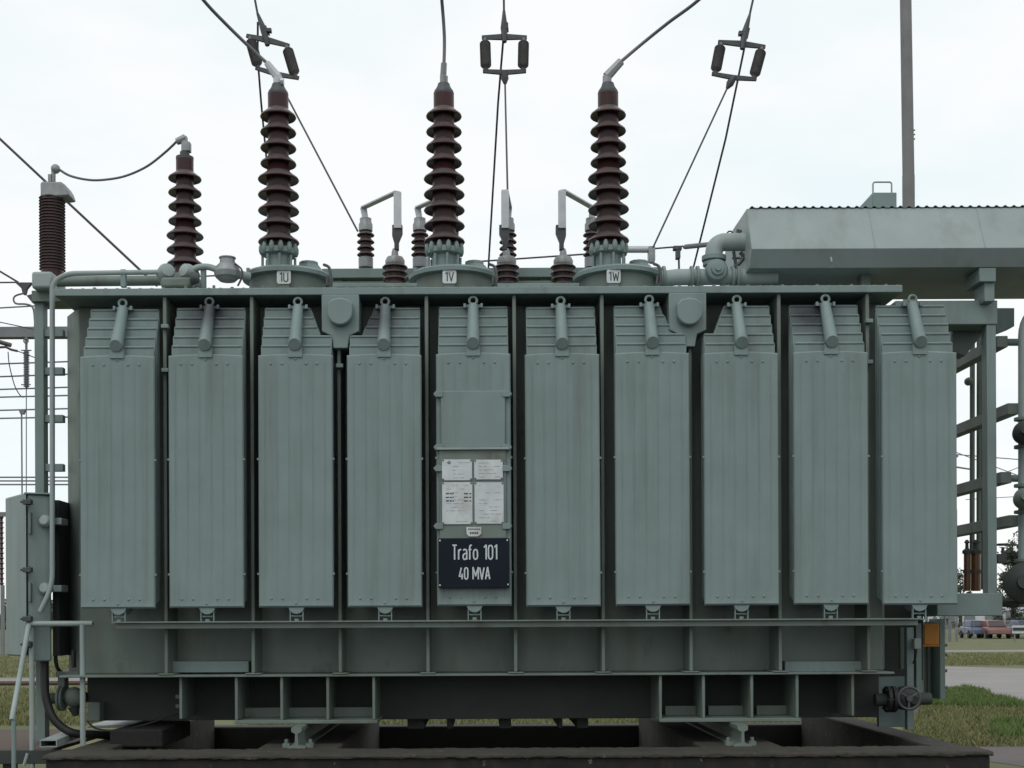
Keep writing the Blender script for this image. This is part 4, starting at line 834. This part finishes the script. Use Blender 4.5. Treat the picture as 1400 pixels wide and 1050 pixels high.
# busbars behind the cover
bb = empty('busbar', P(870,345,11.9)); tag(bb, 'pale tubular busbar end right of the right high voltage bushing', 'busbar')
build('tube', MB().tube([P(820,341,11.9),P(890,341,11.9)], L_(4.6,11.9), 14), M['alu'], bb); m = MB().pbox(887,896,336,356,11.85,11.95); m.cyl(P(891,346,11.83),P(891,360,11.83),0.03,n=8); build('end_clamp', m, M['galv'], bb, bevel=0.006)
tc = empty('tee_connector', P(927,360,12.2)); tag(tc, 'T-shaped connector on the thin bar right of the busbar end', 'connector')
m = MB().pbox(921,932.5,335.5,341,12.17,12.24); m.pbox(924.5,930.5,341,353,12.17,12.24); build('tee_body', m, M['steel_dark'], tc, bevel=0.006); build('drop_rod', MB().cyl(P(928,352,12.2),P(928.5,372,12.2),0.010,n=8), M['steel_dark'], tc)
wire([P(893,340,12.2),P(936,336.5,12.2)], 2.4, 12.2, M['wire'], 'thin bar between the busbar end and the brown rod', GW)
tag(build('fuse_rod', MB().tube([P(934,338.2,12.2),P(937,337.5,12.2),P(1010,330,12.2)], [0.012,L_(3.4,12.2),L_(3.4,12.2)], 12), M['mast']), 'brownish rod insulator reaching behind the oil pipe elbow', 'insulator')
wire([P(640,358.5,13),P(800,347.5,13)], 2.4, 13, M['wire'], 'thin rising wire behind the low voltage bushings', GW)
wire([P(80,388.5,13),P(310,376,13)], 2.2, 13, M['wire'], 'thin wire behind the left cover pipes', GW)

# ------------------------------------------------------------------ substation background
ms = empty('mast', P(1242,980,20)); d = 20.0; x0 = X_(1240,d,150)
m = MB().tube([Vector((X_(1243,d,280),d,0)), P(1242,240,d)], [L_(8.3,d),L_(8.2,d)], 20); build('lower_tube', m, M['mast'], ms)
m = MB().tube([P(1242,240,d), P(1238.2,0,d), P(1236,-130,d)], [L_(7.9,d),L_(7.6,d),L_(6.5,d)], 20); build('upper_tube', m, M['mast'], ms)
for py in (178,184,190): build('step_pin', MB().cyl(P(1248,py,d-0.03),P(1251,py,d-0.03),0.012,n=6), M['mast'], ms)
tag(ms, 'tall tapering grey mast rising behind the conservator', 'mast')
dg = 30.0
gt = empty('gantry', P(-80,955,dg)); tag(gt, 'grey steel gantry beam crossing behind the arrester column', 'gantry')
build('gantry_beam', MB().pbox(-140,150,446.5,461,dg,dg+0.25), M['far_grey'], gt, bevel=0.01)
for px in (-120, 140): 
    q = P(px,460,dg+0.3); build('gantry_leg', MB().box(q.x-0.12,q.x+0.12,dg+0.26,dg+0.5,0,q.z), M['far_grey'], gt)
hi = empty('hanging_insulator', P(36,545,dg)); tag(hi, 'slim grey insulator hanging from the gantry beam', 'insulator')
A = P(36,478,dg-0.05); L = L_(52,dg); prof = [(0.02,0)]
for k in range(22): z = 0.03+(L-0.06)*k/21; prof += [(0.05,z-0.012),(0.075,z),(0.05,z+0.01)]
prof.append((0.02,L)); build('insulator_rod', MB().lathe(prof, A, (0,0,-1), 12), M['far_grey'], hi)
m = MB().tube([P(36,461,dg-0.05),P(36,479,dg-0.05)],0.03,8); m.tube([P(29,479,dg-0.05),P(43,479,dg-0.05)],0.015,6); m.tube([P(29,526,dg-0.05),P(42,526,dg-0.05)],0.015,6); m.torus(P(35.5,466,dg-0.08),(0,1,0),0.05,0.018,12,6); build('hanger', m, M['far_grey'], hi)
ys = [(421,417.5),(497.5,495.5),(515,512.8),(532.4,530.5),(543,541.5),(561,559.5),(572,570.8),(652.5,652.5),(657.5,657.5),(662.5,662.5)]
on = ['topmost','second','third','fourth','fifth','sixth','seventh','eighth','ninth','lowest']
for (a, b), w in zip(ys, on): wire([P(-120,a+ (a-b)*2,dg+0.8),P(60,b,dg+0.8),P(150,b-(a-b)*1.5,dg+0.8)], 2.2, dg, M['far_grey'], w + ' of the horizontal wires behind the arrester column', 'horizontal wires at the far left')
wire([P(-60,387,13),P(24,386,13)], 2.2, 13, M['wire'], 'level wire running left from the T-shaped clamp', GW)
wire([P(-80,424,24),P(0,440.5,24),P(60,453,24)], 1.4, 24, M['wire'], 'thin slanting wire crossing the gantry beam', GW)
wire([P(-80,445,22),P(15,472,22)], 6.0, 22, M['steel_dark'], 'dark rod coming in from the left edge below the gantry', GW, 'rod')
wire([P(-80,478,22),P(8,474.5,22),P(15,478,22),P(24,480,22)], 3.2, 22, M['wire'], 'dark wire ending below the gantry beam', GW)
wire([P(24,480,24),P(48,489,24)], 1.4, 24, M['wire'], 'hair-thin wire running on behind the column', GW)
wire(smooth_path([P(11,481,24),P(13,500,24),P(20,527,24),P(28,541,24),P(33,543,24)]), 1.5, 24, M['wire'], 'thin wire hanging in a curve to the hanging insulator', GW)
wire([P(36,530,dg),P(36,700,dg)], 1.5, dg, M['far_grey'], 'thin vertical wire below the hanging insulator', GW)
tag(build('vertical_bar', MB().tube([P(29.5,562,dg),P(30.5,720,dg)], L_(1.1,dg), 8).prism([P(25,559.5,dg-0.05),P(34,559.5,dg-0.05),P(32,566,dg-0.05),P(27.5,566,dg-0.05)],(0,0.1,0)), M['far_grey']), 'thin grey vertical bar with a clamp head left of the arrester column', 'bar')
for k, px in enumerate((2,)):
    pi = empty('post_insulator', P(px,900,60)); zb2 = Z_(800,60,px); L = L_(95,60); prof = [(0.06,0)]
    for j in range(14): z = 0.08+(L-0.16)*j/13; prof += [(0.07,z-0.06),(0.12,z),(0.07,z+0.04)]
    prof.append((0.06,L)); build('insulator', MB().lathe(prof,(X_(px,60,750),60,zb2),n=12), M['porcelain'], pi); build('steel_post', MB().box(X_(px-1.5,60),X_(px+2.5,60),59.9,60.1,0,zb2), M['far_grey'], pi)
    build('head', MB().pbox(px-5,px+5,700,706,59.9,60.1), M['far_grey'], pi)
    tag(pi, 'brown post insulator on a steel post at the left picture edge', 'insulator')
# far right: hall, cars, fence, sign, lattice tower, trees
hl = empty('hall', P(1400,864,210)); tag(hl, 'long pale industrial hall on the right horizon', 'building')
build('wall', MB().box(X_(1230,210),X_(1600,210),210,240,0,4.2), M['far_wall'], hl); build('roof', MB().box(X_(1228,210),X_(1604,210),209.7,240.3,4.2,4.6), M['far_grey'], hl)
for k in range(7): build('door', MB().box(X_(1290+k*28,209.9),X_(1304+k*28,209.9),209.85,209.99,0.02,3.0), M['far_grey'], hl)
def car(px, d, m, label, w=4.3):
    base = gp(px, CY + EYE*F/d); x, y = base.x, base.y
    c = empty('parked_car', (x,y,0)); tag(c, label, 'car', 'cars parked at the fence')
    body = [(-w/2,.35),(-w/2+.05,.75),(-w/2+.75,.9),(w/2-.5,.95),(w/2,.8),(w/2,.35)]
    build('body', MB().prism([(x+a,y-.85,z) for a,z in body],(0,1.7,0)), m, c, bevel=0.08)
    build('cabin', MB().prism([(x+a,y-.72,z) for a,z in ((-w/2+.8,.9),(-w/2+1.45,1.42),(w/2-1.2,1.45),(w/2-.5,.94))],(0,1.44,0)), m, c, bevel=0.06)
    for a0, a1, b0, b1 in ((-w/2+1.0,-w/2+1.95,-w/2+1.5,-w/2+1.95),(-w/2+2.05,w/2-.8,-w/2+2.05,w/2-1.25)):
        build('window', MB().prism([(x+a0,y-.735,.96),(x+a1,y-.735,.98),(x+b1,y-.735,1.36),(x+b0,y-.735,1.36)],(0,.02,0)), M['glass'], c)
    for a in (-w/2+.75, w/2-.8):
        for s in (-.8,.8): build('wheel', MB().lathe([(.2,-.1),(.31,-.1),(.32,0),(.31,.1),(.2,.1)],(x+a,y+s,.32),(0,1,0),16), M['tyre'], c)
    build('windscreen', MB().prism([(x-w/2+.86,y-.62,.95),(x-w/2+.86,y+.62,.95),(x-w/2+1.40,y+.56,1.37),(x-w/2+1.40,y-.56,1.37)],(-.05,0,.03)), M['glass'], c)
    c.rotation_euler = (0,0,math.radians(82)); return c
car(1334, 118, M['car_blue'], 'dark blue parked car at the fence, left of the red one')
car(1358, 116, M['car_red'], 'dull red parked car at the fence')
car(1346, 128, M['car_silver'], 'silver parked car half hidden between the blue and the red one')
car(1399, 116, M['car_blue'], 'dark parked car at the right picture edge')
fn = empty('fence', P(1345,872,98)); tag(fn, 'thin wire fence in front of the parked cars', 'fence')
for k in range(9):
    q = gp(1288+k*16, CY+EYE*F/98); build('post', MB().cyl((q.x,98,0),(q.x,98,1.7),0.035,n=8), M['far_grey'], fn)
for z in (0.4,0.8,1.2,1.6):
    build('fence_wire', MB().tube([(X_(1270,97.95),97.95,z),(X_(1440,97.95),97.95,z)],0.008,5), M['far_grey'], fn)
for px, w_, lab in ((1353.5,3,'first'),(1366,3.2,'second'),(1378,1.4,'third')):
    q = gp(px, CY+EYE*F/88); tag(build('steel_pole', MB().cyl((q.x,88,0),(q.x,88,9),L_(w_,88)*0.5+0.02,n=10), M['far_grey']), lab + ' of three far poles below the right-hand frame', 'pole', 'far poles on the right')
sb = empty('notice_board', P(1393,870,86)); tag(sb, 'white notice board with dark band at the right picture edge', 'sign')
q = P(1384,866,86); build('board', MB().pbox(1384,1412,855,866,86,86.06), M['plate'], sb); build('dark_band', MB().pbox(1385,1402,858,862,85.95,85.99), M['ink'], sb)
for px in (1386,1409): build('post', MB().box(X_(px,86.1)-.04,X_(px,86.1)+.04,86.07,86.15,0,Z_(855,86.1,px)), M['far_grey'], sb)
lt = empty('lattice_tower', gp(1303, CY+EYE*F/75)); tag(lt, 'thin lattice tower leg seen past the right end of the transformer', 'tower')
d = 75.0; b0 = gp(1303, CY+EYE*F/d); 
def lp(k, s, e): f = k/10; hwid = 0.75*(1-f)+0.18*f; return Vector((b0.x+0.9*f+s*hwid, d+e*hwid, 17*f))
m = MB()
for s in (-1,1):
    for e in (-1,1): m2 = MB().tube([lp(0,s,e),lp(10,s,e)],0.08,4); build('leg', m2, M['far_grey'], lt)
for k in range(10):
    for e in (-1,1): m.tube([lp(k,-1,e),lp(k+1,1,e)],0.035,4); m.tube([lp(k,1,e),lp(k+1,-1,e)],0.035,4); m.tube([lp(k+1,-1,e),lp(k+1,1,e)],0.022,4)
o = build('bracing', m, M['far_grey'], lt)
build('footing', MB().box(b0.x-1.1,b0.x+1.1,d-1,d+1,0,0.12), M['concrete'], lt)
FW = ['topmost far wire seen through the right-hand frame, sloping gently down to the right','far wire crossing steeply down to the right behind the frame','short thicker far wire beside the rightmost radiator','far wire rising to the right behind the frame column','lowest far wire seen through the right-hand frame']
for a, b, w in (((1290,620),(1440,632),1.4),((1290,612),(1440,668),1.3),((1290,636),(1330,642),2.4),((1340,660),(1440,620),1.1),((1320,683),(1440,676),1.0)):
    wire([P(*a,60),P(*b,60)], w, 60, M['far_grey'], FW.pop(0), 'far wires on the right')
def leafy(name, px, d, h, r, label, n, conif, seed):
    rng = random.Random(seed); b = gp(px, CY+EYE*F/d); t = empty(name, b); tag(t, label, 'tree', 'trees on the right horizon')
    trunk = MB().tube([b, b+Vector((0.05,0,h*0.5)), b+Vector((0,0,h*0.92))],[r*0.10,r*0.06,0.02],7)
    for k in range(8):
        z = h*(0.2+0.08*k); a = rng.uniform(0,6.28); trunk.tube([b+Vector((0,0,z)), b+Vector((math.cos(a)*r*.6,math.sin(a)*r*.6,z+0.15*h))],[r*.03,.008],5)
    build('trunk', trunk, M['bark'], t); m = MB(); cl = []
    for k in range(34):
        f = rng.random()**0.8; z = h*(0.12+0.86*f); rr = r*((1-f)**0.8 if conif else math.sin(math.pi*min(1,0.12+0.86*f))**0.6)*rng.uniform(0.35,1); a = rng.uniform(0,6.28)
        cl.append((Vector((math.cos(a)*rr,math.sin(a)*rr,z)), r*rng.uniform(0.16,0.32)))
    for k in range(n):
        c, s = rng.choice(cl); p = b+c+Vector((rng.gauss(0,s*.6),rng.gauss(0,s*.6),rng.gauss(0,s*.45)))
        u = Vector((rng.gauss(0,1),rng.gauss(0,1),rng.gauss(0,.6))).normalized()*rng.uniform(.05,.11)*(2 if d > 100 else 1); w = Vector((rng.gauss(0,1),rng.gauss(0,1),rng.gauss(0,1))).normalized()*rng.uniform(.03,.06)*(2 if d > 100 else 1)
        m.add([p-u,p+w,p+u,p-w],[(0,1,2,3)])
    build('crown', m, M['leaf'], t, smooth=0)
leafy('conifer', 1384, 125, 8.0, 1.9, 'dark conifer behind the valve at the right edge', 2600, True, 1)
leafy('conifer', 1405, 128, 9.0, 2.6, 'dark conifer cut by the right picture edge', 2800, True, 2)
leafy('shrub', 1313, 150, 6.5, 2.2, 'small far shrub showing between the radiator and the breather', 1400, False, 3)
tl = MB(); rng = random.Random(5)
for k in range(9000):
    px = rng.choice((rng.uniform(1180,1700), rng.uniform(-300,160))); p = P(px, 0, rng.uniform(330,350)); hh = 5.5+2.0*math.sin(px*0.13)+1.5*math.sin(px*0.41)
    p.z = rng.uniform(0,hh); u = Vector((rng.gauss(0,1),rng.gauss(0,1),rng.gauss(0,1)))*.5; w = Vector((rng.gauss(0,1),rng.gauss(0,1),rng.gauss(0,1)))*.4
    tl.add([p-u,p+w,p+u,p-w],[(0,1,2,3)])
o = build('tree_line', tl, M['leaf'], smooth=0); o['kind'] = 'stuff'; tag(o, 'low far wood along the horizon', 'wood')
